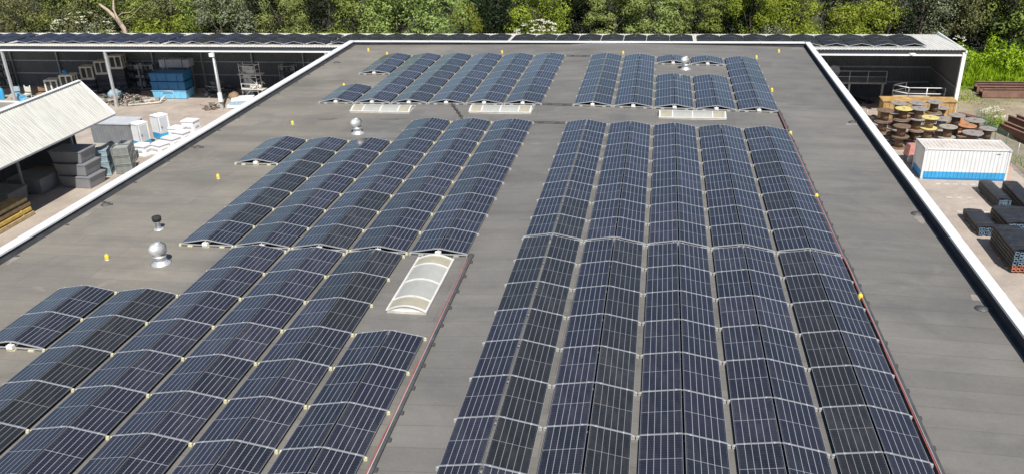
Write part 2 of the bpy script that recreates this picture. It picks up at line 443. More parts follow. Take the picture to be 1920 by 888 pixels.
# sloping dark fillet strip at the foot of the left upstand
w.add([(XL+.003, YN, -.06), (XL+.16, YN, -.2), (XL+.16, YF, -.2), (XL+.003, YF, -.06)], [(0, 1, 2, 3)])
w.add([(XR-.14, YN, roof_z(XR)+.006), (XR-.003, YN, roof_z(XR)+.05), (XR-.003, YF, roof_z(XR)+.05), (XR-.14, YF, roof_z(XR)+.006)], [(0, 1, 2, 3)])  # dark bitumen fillet at right foot, also painting in the parapet's shadow
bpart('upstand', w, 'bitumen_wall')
def coping(p0, p1, wid, zs, n_, lip):
    m = MB(); p0, p1 = Vector(p0), Vector(p1); D = p1-p0
    nn = Vector((D.y, -D.x, 0)).normalized()      # to the right of the run
    rng = random.Random(n_)
    for i in range(n_):
        a, b = i/n_, (i+1)/n_
        A = p0+D*a+D.normalized()*.006; B = p0+D*b-D.normalized()*.006
        za, zb = zs[0]+(zs[1]-zs[0])*a, zs[0]+(zs[1]-zs[0])*b
        za += rng.uniform(-.004, .004); zb += rng.uniform(-.004, .004)
        A.z, B.z = za+.02, zb+.02
        m.bar(A, B, wid, .04)
        for sgn in (-1, 1):                          # turned-down lips
            o = nn*sgn*(wid/2+.006)
            m.bar(A+o-Vector((0, 0, lip/2-.02)), B+o-Vector((0, 0, lip/2-.02)), .008, lip)
        J = p0+D*b; J.z = zb+.046
        if i < n_-1: m.bar(J-D.normalized()*.05, J+D.normalized()*.05, wid+.03, .012)
    return m
bpart('edge_coping', coping((XR+.14, YN, 0), (XR+.14, YF+.3, 0), .40, (zR0, zR1), 20, .10), 'coping_white')
bpart('edge_coping', coping((XL-.22, YF+.3, 0), (XL-.22, YN, 0), .50, (.12, .10), 20, .08), 'coping_white')
bpart('edge_coping', coping((XR-.10, YF+.14, 0), (XL+.06, YF+.14, 0), .46, (.12, .12), 11, .07), 'coping_white')
# small brackets along the upstand foot (left), dark lead pieces (far)
w = MB()
for i in range(18):
    y = 20+i*3.0+random.uniform(-.4, .4); bpart('flashing_piece', MB().box((XL+.24, y, roof_z(XL)+.02), (.28, .09, .04)), 'tray_dark')
for i in range(13): bpart('flashing_piece', MB().box((-25.5+i*2.8, YF-.05, -.1), (.12, .1, .1)), 'tray_dark')
# drains
for k, (x, y) in enumerate(((11.66, 51.3), (11.71, 37.1), (11.7, 28.4), (-26.75, 34.6), (-26.7, 43.6), (-26.4, 66.0))):
    q = MB(); zz = roof_z(x)
    q.lathe((0, 0, 0), [(.24, .0), (.23, .03), (.16, .05), (.12, .09), (0.001, .10)], 12)
    q.box((.22, .0, .03), (.3, .12, .05))
    o = bpart('roof_drain', q, 'tray_dark'); o.location = Vector(inv)+Vector((x, y, zz))
# repairs and standing-water stains: thin sheets on the bitumen
def blob(x, y, rx, ry, seed, dz):
    rg = random.Random(seed); n_ = 22; ph = [rg.uniform(0, 6.3) for _ in range(4)]
    m = MB(); pts = []
    for k in range(n_):
        t = 2*math.pi*k/n_; q_ = 1+.25*math.sin(2*t+ph[0])+.18*math.sin(3*t+ph[1])+.12*math.sin(5*t+ph[2])
        px, py = x+rx*q_*math.cos(t), y+ry*q_*math.sin(t)
        pts.append((px, py, roof_z(px)+dz))
    m.add([(x, y, roof_z(x)+dz)]+pts, [(0, 1+k, 1+(k+1) % n_) for k in range(n_)])
    return m
w = MB()
for (x, y, rx, ry, sd) in ((-20.9, 49.7, .50, .26, 1), (-16.6, 49.9, .9, .18, 2)):
    bpart('water_stain', blob(x, y, rx, ry, sd, .004), 'puddle_stain')
for (x, y, rx, ry, sd) in ((11.5, 72.4, .5, .3, 11), (11.6, 50.9, .3, .35, 14), (11.75, 36.6, .25, .5, 15), (11.8, 29.2, .18, .3, 16),
        (-26.9, 33.2, .16, .5, 18), (-26.95, 40.6, .14, .5, 19), (-26.9, 49.5, .14, .6, 20), (-25.7, 47.9, .16, .09, 22), (-24.4, 41.6, .14, .09, 24), (-24.2, 60.1, .14, .1, 23), (-26.95, 28.3, .14, .5, 25)):
    b_ = blob(x, y, rx, ry, sd, .008); o_ = b_
    bpart('pale_repair', b_, 'pale_repair')


# ------------------------------------------------------------------ solar panels on the roof
P, W, TILT, RIDGE = 2.10, 2.6037, 10.0, .35
PW, PL = 1.168, 2.052
def panel_mesh(name, mats, pw=PW, pl=PL):
    m = MB(); f = .011
    m.box((0, 0, -.0195), (pw, pl, .033), 2)
    z0, z1 = -.003+.0, .0
    # raised frame rim round the glass
    for (cx, cy, dx, dy) in ((-pw/2+f/2, 0, f, pl), (pw/2-f/2, 0, f, pl), (0, -pl/2+f/2, pw-2*f-.002, f), (0, pl/2-f/2, pw-2*f-.002, f)):
        m.box((cx, cy, -.0005), (dx, dy, .004), 1)
    m.add([(-pw/2+f, -pl/2+f, -.0015), (pw/2-f, -pl/2+f, -.0015), (pw/2-f, pl/2-f, -.0015), (-pw/2+f, pl/2-f, -.0015)], [(0, 1, 2, 3)], 0)
    return m.mesh(name, mats)
me_panel = panel_mesh('solar_panel', ['panel_glass', 'panel_frame', 'frame_side'])
me_panel_w = panel_mesh('solar_panel', ['panel_glass_warm', 'panel_frame', 'frame_side'])
ct, stl = math.cos(R(TILT)), math.sin(R(TILT))
hx = .036+PW/2*ct; hz = RIDGE-PW/2*stl
def rail_mesh(end, foot_mat, ballast=False, left_stub=False):
    m = MB()
    lowx, lowz = .032+PW*ct, RIDGE-PW*stl
    for s in (-1, 1):
        m.bar((s*.01, 0, RIDGE-.012), (s*(lowx+.03), 0, lowz-.02), .026, .036)             # sloping rail between two panels
        for t in (.16, .82):                                                                # clamps
            x = lowx*t; z = RIDGE-(x-.032)*math.tan(R(TILT))
            m.box((s*x, 0, z+.010), (.06, .050, .012), 2)
        m.bar((s*(lowx+.0), 0, lowz-.035), (s*(lowx+.0), 0, .07), .04, .04)
        m.box((s*(lowx+.05), 0, .035), (.10, .10, .06), 1)                                   # rubber foot
        m.lathe((s*(lowx+.05), 0, .065), [(.045, 0), (.045, .04), (.025, .055)], 8, 1)
    m.bar((-W/2+.012, 0, .085), (W/2-.012, 0, .085), .045, .04)                              # base rail, meets the next row's
    if end:
        m.bar((0, 0, .1), (0, 0, RIDGE-.03), .05, .04)
        m.box((0, 0, .03), (.3, .2, .05), 1)
        for x in (-.75, .75): m.box((x, 0, .03), (.22, .16, .05), 1)
    if ballast: m.box((0, -.06*ballast, .16), (.24, .16, .13), 3)
    return m.mesh('mounting_rail', ['aluminium', foot_mat, 'steel_bright', 'ballast_white'])
rails = {}
def get_rail(kind, fm):
    if (kind, fm) not in rails:
        rails[(kind, fm)] = rail_mesh(kind != 'mid', fm, {'front': 1, 'back': -1}.get(kind, 0))
    return rails[(kind, fm)]
rngp = random.Random(5)
def solar_row(label, x, y0, n_, group, foot='foot_grey', warm=(.2, .2), slope=0.0, front=True):
    """one ridge of panels running away from the camera; y0 is its near end"""
    t = thing('solar_panel_row', label, 'solar panels', (x, y0, roof_z(x)), 0, group)
    a = math.atan((roof_z(x+.5)-roof_z(x-.5)))
    t.rotation_euler = (0, -a, 0)
    cur = {}
    for i in range(n_):
        for s, wp in ((-1, warm[0]), (1, warm[1])):
            if i == 0 or rngp.random() < .28: cur[s] = rngp.random() < wp
            me = me_panel_w if cur[s] else me_panel
            o = link('solar_panel', me, t, (s*hx, (i+.5)*P, hz+.004), (rngp.uniform(-.002, .002), s*R(TILT)+rngp.uniform(-.003, .003), 0))
    for i in range(n_+1):
        k = 'front' if (i == 0 and front) else ('end' if i in (0, n_) else 'mid')
        link('mounting_rail', get_rail(k, foot), t, (0, i*P, 0))
    return t
pos5 = ['leftmost', 'second from left', 'middle', 'second from right', 'rightmost']
# right of the walkway
XRB, YRT = -4.0677, 48.80
wl_ = [(.15, .75), (.1, .15), (.2, .1), (.35, .1), (.85, .1)]
for k in range(5):
    solar_row(f'{pos5[k]} of the five long foreground solar ridges right of the walkway', XRB-.026+k*W, YRT-8*P-.196-9*P, 9, 'foreground solar ridges right of the walkway', 'foot_grey', wl_[k])
    solar_row(f'{pos5[k]} of the five eight-panel solar ridges right of the walkway, middle distance', XRB+k*W, YRT-8*P, 8, 'middle solar ridges right of the walkway', 'foot_grey', (.12, .1), front=False)
XRF, YRF = -4.048, 52.844
solar_row('full-length solar ridge at the far end, first right of the walkway', XRF, YRF, 7, 'far solar ridges right of the walkway', warm=(.3, .4))
solar_row('full-length far solar ridge second right of the walkway, next to the far silver vent', XRF+W, YRF, 7, 'far solar ridges right of the walkway')
solar_row('short four-panel solar ridge below the far silver vent, left of two', XRF+2*W, YRF, 4, 'far solar ridges right of the walkway')
solar_row('short four-panel solar ridge below the far silver vent, right of two', XRF+3*W, YRF, 4, 'far solar ridges right of the walkway')
solar_row('one-panel-long solar ridge directly behind the far silver vent', XRF+2*W, YRF+6*P, 1, 'far solar ridges right of the walkway', warm=(.7, .2))
solar_row('single-panel-long solar ridge behind and right of the far silver vent', XRF+3*W, YRF+6*P, 1, 'far solar ridges right of the walkway', warm=(.7, .8))
solar_row('rightmost full-length solar ridge at the far end, beside the yellow roof markers', XRF+4*W, YRF, 7, 'far solar ridges right of the walkway', warm=(.05, .9))
# left of the walkway
XLB, YLT = -21.653, 49.215
gm = 'middle solar ridges left of the walkway'
solar_row('tiny solar ridge two panels long at the left end of the middle-distance ridges', XLB, YLT-4*P, 2, gm, 'foot_yellow')
solar_row('seven-panel middle-distance solar ridge right beside the tiny two-panel ridge', XLB+W, YLT-9*P, 7, gm, 'foot_yellow')
solar_row('seven-panel solar ridge ending just below the middle silver vent', XLB+2*W, YLT-9*P, 7, gm, 'foot_yellow')
solar_row('nine-panel solar ridge left of the walkway, third from it in the middle distance', XLB+3*W, YLT-9*P, 9, gm, 'foot_yellow')
solar_row('nine-panel solar ridge left of the walkway, second from it in the middle distance', XLB+4*W, YLT-9*P, 9, gm, 'foot_yellow')
solar_row('nine-panel solar ridge beside the walkway, its near end above the lone skylight', XLB+5*W, YLT-9*P, 9, gm, 'foot_grey')
YL2 = YLT-9*P-.304; xo = -.041
gn = 'foreground solar ridges left of the walkway'
solar_row('tiny solar ridge two panels long at the left edge of the foreground', XLB+xo, YL2-4*P, 2, gn, 'foot_yellow', (.0, .6))
solar_row('foreground solar ridge starting free beside the tiny ridge at the left edge', XLB+xo+W, YL2-8*P, 6, gn, 'foot_yellow', (.1, .8))
solar_row('long foreground solar ridge, third from the lone skylight towards the left', XLB+xo+2*W, YL2-8*P, 8, gn, 'foot_yellow', (.1, .4))
solar_row('long foreground solar ridge, second from the lone skylight towards the left', XLB+xo+3*W, YL2-8*P, 8, gn, 'foot_yellow', (.1, .5))
solar_row('long foreground solar ridge running directly left of the lone skylight', XLB+xo+4*W, YL2-8*P, 8, gn, 'foot_yellow', (.05, .4))
solar_row('foreground solar ridge starting just below the lone skylight, beside the red conduit', XLB+xo+5*W, YL2-8*P, 5, gn, 'foot_yellow', (.05, .3))
XLF, YLF = -21.731, 53.474
gf = 'far solar ridges left of the walkway'
solar_row('two-panel solar ridge at the near left corner of the far block', XLF, YLF, 2, gf, warm=(.95, .1))
solar_row('lone three-panel solar ridge at the far left corner of the roof', XLF, YLF+4*P, 3, gf, warm=(.95, .1))
for k, s_ in ((1, 'leftmost'), (2, 'second from left'), (3, 'middle'), (4, 'second from right'), (5, 'rightmost')):
    solar_row(f'{s_} of five full-length far solar ridges left of the walkway', XLF+k*W, YLF, 7, gf, warm=(.3, .1))

# ------------------------------------------------------------------ skylights
def skylight(label, x, y, rz, L=4.05, Wd=1.42):
    t = thing('skylight', label, 'skylight', (x, y, roof_z(x)), rz, 'barrel skylights on the roof')
    cb = MB()
    for (c, d_) in (((0, -Wd/2, .05), (L, .06, .10)), ((0, Wd/2, .05), (L, .06, .10)), ((-L/2+.03, 0, .05), (.06, Wd-.07, .10)), ((L/2-.03, 0, .05), (.06, Wd-.07, .10))): cb.box(c, d_)
    cb.build('curb', 'dirty_white', t)
    xs_ = [-L/2+.05, -L/2+.75, -.05, L/2-.85, L/2-.05] if True else None
    xs_ = [-L/2+.05, -L/2+.82, .0, L/2-.82, L/2-.05]
    rise, N_ = .19, 10
    def arc(i, e=0):
        t_ = -1+2*i/N_; return (Wd/2+e)*t_, .10+(rise+e)*(1-t_*t_)
    for b in range(4):
        m = MB()
        for i in range(N_):
            (y0, z0), (y1, z1) = arc(i), arc(i+1)
            m.add([(xs_[b]+.012, y0, z0), (xs_[b+1]-.012, y0, z0), (xs_[b+1]-.012, y1, z1), (xs_[b]+.012, y1, z1)], [(0, 1, 2, 3)], 0, True)
        m.build('glazing_panel', 'glazing_beige' if b in (0, 3) else 'glazing_grey', t)
    for b, xx in enumerate(xs_):
        m = MB(); wd = .075 if 0 < b < 4 else .10
        for i in range(N_):
            (y0, z0), (y1, z1) = arc(i, .015), arc(i+1, .015)
            m.bar((xx, y0, z0), (xx, y1, z1), wd, .03)
        if b in (0, 4):       # closed end
            pts = [(xx, *arc(i)) for i in range(N_+1)]
            m.add(pts, [tuple(range(N_+1))])
        m.build('glazing_bar', 'frame_cream', t)
    m = MB()
    for s in (-1, 1): m.box((0, s*(Wd/2+.02), .12), (L+.04, .07, .06))
    m.build('side_frame', 'frame_cream', t)
    return t
simple('glazing_beige', (.38, .35, .265), .38, 0, .12, 2)
simple('glazing_grey', (.39, .39, .355), .38, 0, .10, 2)
skylight('leftmost barrel skylight lying across the roof, above the middle silver vent', -17.9, 51.95, 0)
skylight('barrel skylight lying across the roof left of the walkway, near the thin diagonal cable', -9.9, 52.1, 0)
skylight('barrel skylight lying across the roof right of the walkway, between the middle and far panels', 2.22, 51.45, 0)
skylight('lone barrel skylight pointing away from the camera beside the red conduit', -8.62, 27.65, math.pi/2, 4.4)

# ------------------------------------------------------------------ whirling vents
def turbine_vent(label, x, y, rz=0, sc=1.0):
    t = thing('turbine_vent', label, 'roof vent', (x, y, roof_z(x)), rz, 'silver turbine vents'); t.scale = (sc,)*3
    MB().lathe((0, 0, 0), [(.48, .0), (.36, .03), (.29, .09), (.27, .18)], 20).build('base_flashing', 'steel_bright', t)
    MB().lathe((0, 0, 0), [(.27, .18), (.27, .34), (.30, .36), (.30, .385), (.24, .40)], 20).build('throat', 'steel_bright', t)
    m = MB(); n_ = 26
    for k in range(n_):
        a0 = 2*math.pi*k/n_; prev = None
        for i in range(9):
            ph = -1.15+2.30*i/8; rr = .40*math.cos(ph); z = .70+.32*math.sin(ph)
            tw = .25*math.cos(ph)
            p0 = (rr*math.cos(a0+tw), rr*math.sin(a0+tw), z)
            p1 = (rr*.86*math.cos(a0+tw+.30), rr*.86*math.sin(a0+tw+.30), z)
            if prev: m.add([prev[0], prev[1], p1, p0], [(0, 1, 2, 3)], 0, True)
            prev = (p0, p1)
    m.lathe((0, 0, 0), [(.15, .985), (.17, 1.0), (.10, 1.03), (0.001, 1.04)], 16)
    m.lathe((0, 0, 0), [(.26, .395), (.26, .43), (.20, .43)], 16)
    m.build('rotor', 'steel_bright', t)
    MB().lathe((0, 0, 0), [(.10, .42), (.31, .52), (.33, .70), (.30, .88), (.10, .99)], 16).build('rotor_core', 'galvanised', t)
    return t
turbine_vent('silver turbine vent standing on the open roof at lower left, the nearest of the three', -20.2, 28.6, .2, .93)
turbine_vent('silver turbine vent below the leftmost horizontal skylight, just above a seven-panel ridge', -17.9, 46.85, .6, .92)
turbine_vent('silver turbine vent at the far end, in the gap between short solar ridges', 2.06, 64.05, 1.1, .95)
t = thing('vent_pipe', 'small dark roof vent pipe with a black cowl behind the nearest silver vent', 'vent pipe', (-22.3, 31.95, roof_z(-22.3)))
MB().lathe((0, 0, 0), [(.26, 0), (.2, .03), (.12, .06)], 14).build('base_flashing', 'steel_bright', t)
MB().lathe((0, 0, 0), [(.11, .05), (.11, .34), (.16, .36), (.16, .40)], 14).build('pipe', 'galvanised', t)
MB().lathe((0, 0, 0), [(.10, .40), (.20, .44), (.21, .60), (.17, .64), (.001, .66)], 14).build('cowl', 'rubber_black', t)

# ------------------------------------------------------------------ yellow safety markers
def marker(label, x, y, rz):
    t = thing('roof_marker', label, 'safety marker', (x, y, roof_z(x)), rz, 'yellow safety anchor markers on the roof'); t.scale = (.85,)*3
    MB().lathe((0, 0, 0), [(.15, 0), (.15, .02), (.05, .03)], 12).build('base_plate', 'galvanised', t)
    m = MB(); m.lathe((0, 0, 0), [(.115, .03), (.12, .05), (.105, .22), (.075, .27), (.03, .30), (.001, .305)], 10); m.build('cap', 'yellow_plastic', t)
    m = MB(); m.tube([(.03, 0, .29), (.06, 0, .33), (0, 0, .35), (-.06, 0, .33), (-.03, 0, .29)], .012, 6); m.build('ring', 'galvanised', t)
mk = [(-22.78, 28.73, 'yellow roof marker left of the nearest silver vent'), (-22.78, 38.58, 'yellow roof marker on open roof at left, level with the tiny middle ridge'),
      (-22.78, 48.44, 'yellow roof marker left of the middle silver vent'), (-22.85, 58.1, 'yellow roof marker beside the two-panel ridge of the far left block'),
      (-22.9, 68.9, 'yellow roof marker beside the lone three-panel ridge at the far left'), (-25.1, 70.5, 'yellow roof marker nearest the far left corner of the roof'),
      (-12.99, 69.5, 'yellow roof marker at the far end of the far left block of panels'), (-2.83, 68.75, 'yellow roof marker between the first two far ridges right of the walkway'),
      (7.65, 68.3, 'yellow roof marker behind the far end of the rightmost far ridge'), (9.65, 70.8, 'yellow roof marker nearest the far right corner of the roof'),
      (7.72, 58.1, 'yellow roof marker right of the rightmost far ridge, halfway along it'), (7.68, 48.25, 'yellow roof marker at the far end of the right perimeter cable tray'),
      (7.60, 38.4, 'yellow roof marker touching the right cable tray, middle one of the three there'), (7.60, 28.5, 'yellow roof marker touching the right cable tray, nearest to the camera')]
for i, (x, y, lb) in enumerate(mk): marker(lb, x, y, i*.7)

# ------------------------------------------------------------------ cable runs
def cable_run(label, pts, red=True, sup=1.25, dx=.08):
    t = thing('cable_tray', label, 'cable tray', (pts[0][0], pts[0][1], roof_z(pts[0][0])))
    o = Vector((pts[0][0], pts[0][1], roof_z(pts[0][0])))
    P3 = [Vector((x, y, roof_z(x)+.11))-o for x, y in pts]
    m = MB()
    for a, b in zip(P3, P3[1:]): m.bar(a, b, .10, .035)
    m.build('tray', 'tray_dark', t)
    if red:
        rg = random.Random(3); q = []
        for a, b in zip(P3, P3[1:]):
            L = (b-a).length; k = max(2, int(L/1.1)); sd = (b-a).normalized().cross(Vector((0, 0, 1)))
            for i in range(k): q.append(a+(b-a)*(i/k)+sd*(dx+rg.uniform(-.02, .02))+Vector((0, 0, .01)))
        MB().tube(q, .024, 6).build('conduit', 'red_conduit', t)
        MB().tube([p+Vector((-.06 if dx > 0 else .06, 0, .025)) for p in P3], .014, 6).build('cable', 'aluminium', t)
    for a, b in zip(P3, P3[1:]):
        L = (b-a).length; k = int(L/sup)
        for i in range(k):
            c = a+(b-a)*((i+.5)/k)
            MB().box((0, 0, 0), (.26, .13, .075)).build('support_block', 'tray_dark', t, (c.x, c.y, c.z-.06))
    return t
cable_run('long dark cable tray with red conduit along the right side of the panels', [(7.62, 53.1), (7.66, 45), (7.68, 31.95), (7.72, 31.6), (7.74, 22), (7.78, 12.5)], dx=.09)
cable_run('dark cable tray with red conduit running beside the walkway below the lone skylight', [(-7.2, 30.35), (-7.15, 24), (-7.05, 12.5)], dx=.10)
t = cable_run('short cable tray crossing the walkway at the near end of the far panels', [(-7.4, YLF+.0), (-5.4, YRF+.03)], False, .9)
t = cable_run('short cable tray crossing the walkway at the far end of the middle panels', [(-7.4, 49.3), (-5.4, 48.85)], False, .9)
t = cable_run('short cable tray crossing the walkway at the far end of the farthest panels', [(-7.4, YLF+7*P), (-5.4, YRF+7*P-.1)], False, .9)
t = cable_run('thin cable running diagonally between two skylights left of the walkway', [(-13.5, 53.35), (-12.1, 50.2), (-12.0, 49.3)], False, .7)
t = cable_run('short cable link from the near end of the far right block to the perimeter tray', [(XRF+4*W+1.25, YRF+.0), (7.5, YRF+.05)], False, .5)
t = cable_run('short cable link from the middle ridge end to the walkway tray above the lone skylight', [(-7.35, 30.3), (-7.2, 30.32)], False, .1)

# ------------------------------------------------------------------ long storage shed behind
SF, SB, SX0, SX1 = 79.3, 88.0, -92.0, 26.75
def srz(y): return -1.72-(y-SF)*.30/8.7
shed = thing('storage_shed', 'long open-fronted storage shed with a white metal roof behind the warehouse', 'shed', (SX0, SF, G))
si = (-SX0, -SF, -G)
def sp(name, mb, mats): return mb.build(name, mats, shed, si)
m = MB(); m.corr((SX0, SF, srz(SF)), (1, 0, 0), SX1-SX0, (0, 1, -.0345), SB-SF, (0, 0, 1), .30, .03, mode='trap'); sp('roof', m, 'corrugated_white')
m = MB(); m.box(((SX0+SX1)/2, SF+.30, srz(SF)-.26), (SX1-SX0, .05, .42)); sp('fascia', m, 'fascia_dark')
m = MB(); m.box(((SX0+SX1)/2, SF+.16, srz(SF)-.48), (SX1-SX0, .16, .12)); sp('gutter', m, 'white_metal')
m = MB(); m.corr((SX0, SB-.1, G), (1, 0, 0), SX1-SX0, (0, 0, 1), srz(SB)-G-.05, (0, -1, 0), .30, .03, mode='trap'); sp('back_wall', m, 'shed_wall')
m = MB(); m.corr((SX1-.1, SF+.35, G), (0, 1, 0), SB-SF-.5, (0, 0, 1), srz(SB)-G-.1, (-1, 0, 0), .30, .03, mode='trap'); sp('end_wall', m, 'shed_wall')
m = MB()
for z in (G+1.6, G+3.1): m.box(((SX0+SX1)/2, SB-.2, z), (SX1-SX0-.3, .1, .14))
sp('wall_girt', m, 'steel_frame')
m = MB()
for z in (G+1.6, G+3.1): m.box((SX1-.2, (SF+SB)/2, z), (.1, SB-SF-1, .14))
sp('wall_girt', m, 'steel_frame')
m = MB(); m.box((SX1-.02, (SF+SB)/2, srz(84)+.02), (.12, SB-SF+.1, .22)); sp('verge_trim', m, 'white_metal')
for k in range(9):
    x = -81.6+12.2*k
    if x > 10: continue
    m = MB(); m.box((x, SF+.22, (G-2.2)/2), (.08, .22, -2.2-G)); 
    for s in (-1, 1): m.box((x+s*.09, SF+.22, (G-2.2)/2), (.03, .24, -2.2-G-.02))
    sp('post', m, 'grey_light')
    m = MB(); m.box((x, SF+.22, G+.5), (.28, .30, 1.0)); sp('post_base', m, 'concrete_block')
    m = MB(); m.bar((x, SF+.4, -2.35), (x, SB-.3, -2.55), .12, .30); sp('rafter', m, 'steel_frame')
    m = MB(); m.box((x, SB-.32, (G-2.5)/2), (.16, .22, -2.5-G)); sp('wall_post', m, 'steel_frame')
    m = MB(); m.box((x+6.1, SB-.32, (G-2.5)/2), (.14, .2, -2.5-G)); sp('wall_post', m, 'steel_frame')
m = MB(); m.box((SX1-.12, SF+.15, (G-1.95)/2), (.30, .26, -1.95-G)); sp('corner_post', m, 'white_metal')
m = MB(); m.box((-45.05, SF+.02, -2.55), (.5, .25, .35)); sp('junction_box', m, 'white_paint')
m = MB(); m.tube([(-44.95, SF+.05, -2.7), (-44.95, SF+.05, -6.9)], .06, 8); sp('downpipe', m, 'white_paint')
m = MB(); m.box((-44.9, SF-.02, -6.95), (.38, .22, .95)); sp('meter_box', m, 'white_paint')
m = MB(); m.box((22.2, SF-.3, -2.0), (.5, .35, .10), 0, .2); m.tube([(22.2, SF-.1, -2.0), (22.2, SF+.02, -2.05)], .03, 6); sp('floodlight', m, 'white_paint')

PW2, PL2 = 1.075, 1.80
me_small = {}
for nm in ('panel_black', 'panel_blueblack'):
    me_small[nm] = panel_mesh('solar_panel', [nm, 'frame_black', 'frame_black'], PW2, PL2)
h2 = .012+PW2/2*ct; z2 = .34-PW2/2*stl
m = MB()
for s in (-1, 1):
    m.bar((0, 0, .335), (s*1.09, 0, .13), .03, .03)
m.bar((-1.10, 0, .07), (1.10, 0, .07), .035, .03)
for x in (-1.07, 1.07, 0): m.box((x, 0, .045), (.10, .1, .05))
me_rail2 = m.mesh('mounting_rail', ['aluminium'])
xsr = [4.77+2.235*i for i in range(9)]
xsl = []; x = 2.18
for b in range(5):
    for i in range(8): xsl.append(x); x -= 2.235
    x -= .33
allx = sorted(xsr+xsl)
n_all = len(allx)
for i, x in enumerate(allx):
    if x < -84: continue
    fr = n_all-1-i
    black = x > -45 or (x > -52 and i % 2)
    dz = srz(80.4)+.03
    if fr < 20: lb = f'{ORD[fr]} black solar panel ridge from the right end of the long shed roof' if fr else 'last black solar panel ridge at the right end of the long shed roof'
    else:
        k = i - sum(1 for q in allx if q < -76)
        nmz = ORD[k] if 0 <= k < 20 else None
        tone = 'black' if black else 'blue-black'
        lb = f'{nmz} {tone} solar panel ridge from the left edge of the picture on the shed roof' if nmz else (f'{tone} shed roof solar ridge, {ORD[k-20]} past the twentieth from the left' if k >= 20 else f'{tone} solar ridge on the shed roof just beyond the left edge of the picture')
    t = thing('shed_solar_row', lb, 'solar panels', (x, 80.45, dz), 0, 'solar ridges on the long shed roof')
    t.rotation_euler = (-.0345, 0, 0)
    nm = 'panel_black' if black else 'panel_blueblack'
    for r_ in range(3):
        for s in (-1, 1):
            link('solar_panel', me_small[nm], t, (s*h2, (r_+.5)*1.83, z2+.004), (rngp.uniform(-.004, .004), s*R(TILT)+rngp.uniform(-.006, .006), 0))
    for r_ in range(4): link('mounting_rail', me_rail2, t, (0, r_*1.83, 0))

# ------------------------------------------------------------------ steep corrugated shed at left
t = thing('gabled_shed', 'open-sided shed with a steep cream corrugated roof in the left yard', 'shed', (-47.5, 48, G))
ti = (47.5, -48, -G)
E1, Rg, E0 = Vector((-44.45, 0, -3.54)), Vector((-47.0, 0, -.80)), Vector((-53.0, 0, -3.6))
Y0, Y1 = 30.0, 61.25
V = (E1-Rg); lv = V.length; Vn = V.normalized(); N1 = Vector((0, 1, 0)).cross(Vn); N1 = N1 if N1.z > 0 else -N1
m = MB(); m.corr((Rg.x, Y0, Rg.z), (0, 1, 0), Y1-Y0, Vn, lv, N1, .25, .02, mode='wave')
m.build('roof_slope', 'corrugated_cream', t, ti)
V2 = (E0-Rg); N2 = Vector((0, 1, 0)).cross(V2.normalized()); N2 = N2 if N2.z > 0 else -N2
m = MB(); m.corr((Rg.x, Y0, Rg.z), (0, 1, 0), Y1-Y0, V2.normalized(), V2.length, N2, .30, .035, mode='wave')
m.build('roof_slope', 'corrugated_cream', t, ti)
m = MB(); m.bar((Rg.x, Y0, Rg.z+.06), (Rg.x, Y1+.05, Rg.z+.06), .34, .04); m.build('ridge_cap', 'white_metal', t, ti)
m = MB(); m.bar(Rg+Vector((0, Y1+.02, .03)), E1+Vector((0, Y1+.02, .03)), .10, .16); m.bar(Rg+Vector((0, Y1+.02, .03)), E0+Vector((0, Y1+.02, .03)), .10, .16)
m.build('verge_trim', 'white_metal', t, ti)
m = MB(); m.bar(E1+Vector((.0, Y0, -.06)), E1+Vector((0, Y1, -.06)), .1, .12); m.build('eave_beam', 'steel_frame', t, ti)
m = MB(); m.corr((-53.0, Y0, G), (0, 1, 0), Y1-Y0, (0, 0, 1), 4.6, (1, 0, 0), .3, .03, mode='trap'); m.build('back_wall', 'shed_wall', t, ti)
m = MB(); m.add([(-53, Y1-.1, G), (-48.6, Y1-.1, G), (-48.6, Y1-.1, -1.6), (-53, Y1-.1, -3.7)], [(0, 1, 2, 3)]); m.add([(-53, Y1-.15, G), (-48.6, Y1-.15, G), (-48.6, Y1-.15, -1.6), (-53, Y1-.15, -3.7)], [(3, 2, 1, 0)]); m.build('end_wall', 'shed_wall', t, ti)
for y in (32, 39.5, 47, 54.5, 61.0):
    m = MB(); m.box((-48.6, y-.4, (G-2.4)/2), (.16, .16, -2.4-G)); m.build('post', 'steel_frame', t, ti)
    m = MB(); m.bar(Vector((E1.x-.1, y, E1.z-.15)), Vector((Rg.x, y, Rg.z-.15)), .12, .2); m.bar(Vector((E0.x+.1, y, E0.z-.15)), Vector((Rg.x, y, Rg.z-.15)), .12, .2); m.build('rafter', 'steel_frame', t, ti)

# low white-edged flat roof of a lean-to beyond it, at the left edge
t = thing('lean_to_roof', 'low flat roof with a white rim and grey gravel beyond the cream roof at the left edge', 'roof', (-67.3, 68.6, G))
m = MB(); m.box((0, 0, 1.5), (13.0, 3.0, 3.0)); m.build('wall', 'shed_wall', t)
m = MB(); m.box((0, 0, 3.02), (12.9, 2.9, .04)); m.build('gravel', 'pale_repair', t)
m = MB(); m.box((0, 1.52, 3.06), (13.1, .16, .16)); m.box((6.55, 0, 3.06), (.16, 2.86, .16)); m.box((0, -1.52, 3.06), (13.1, .16, .16)); m.build('rim', 'white_metal', t)

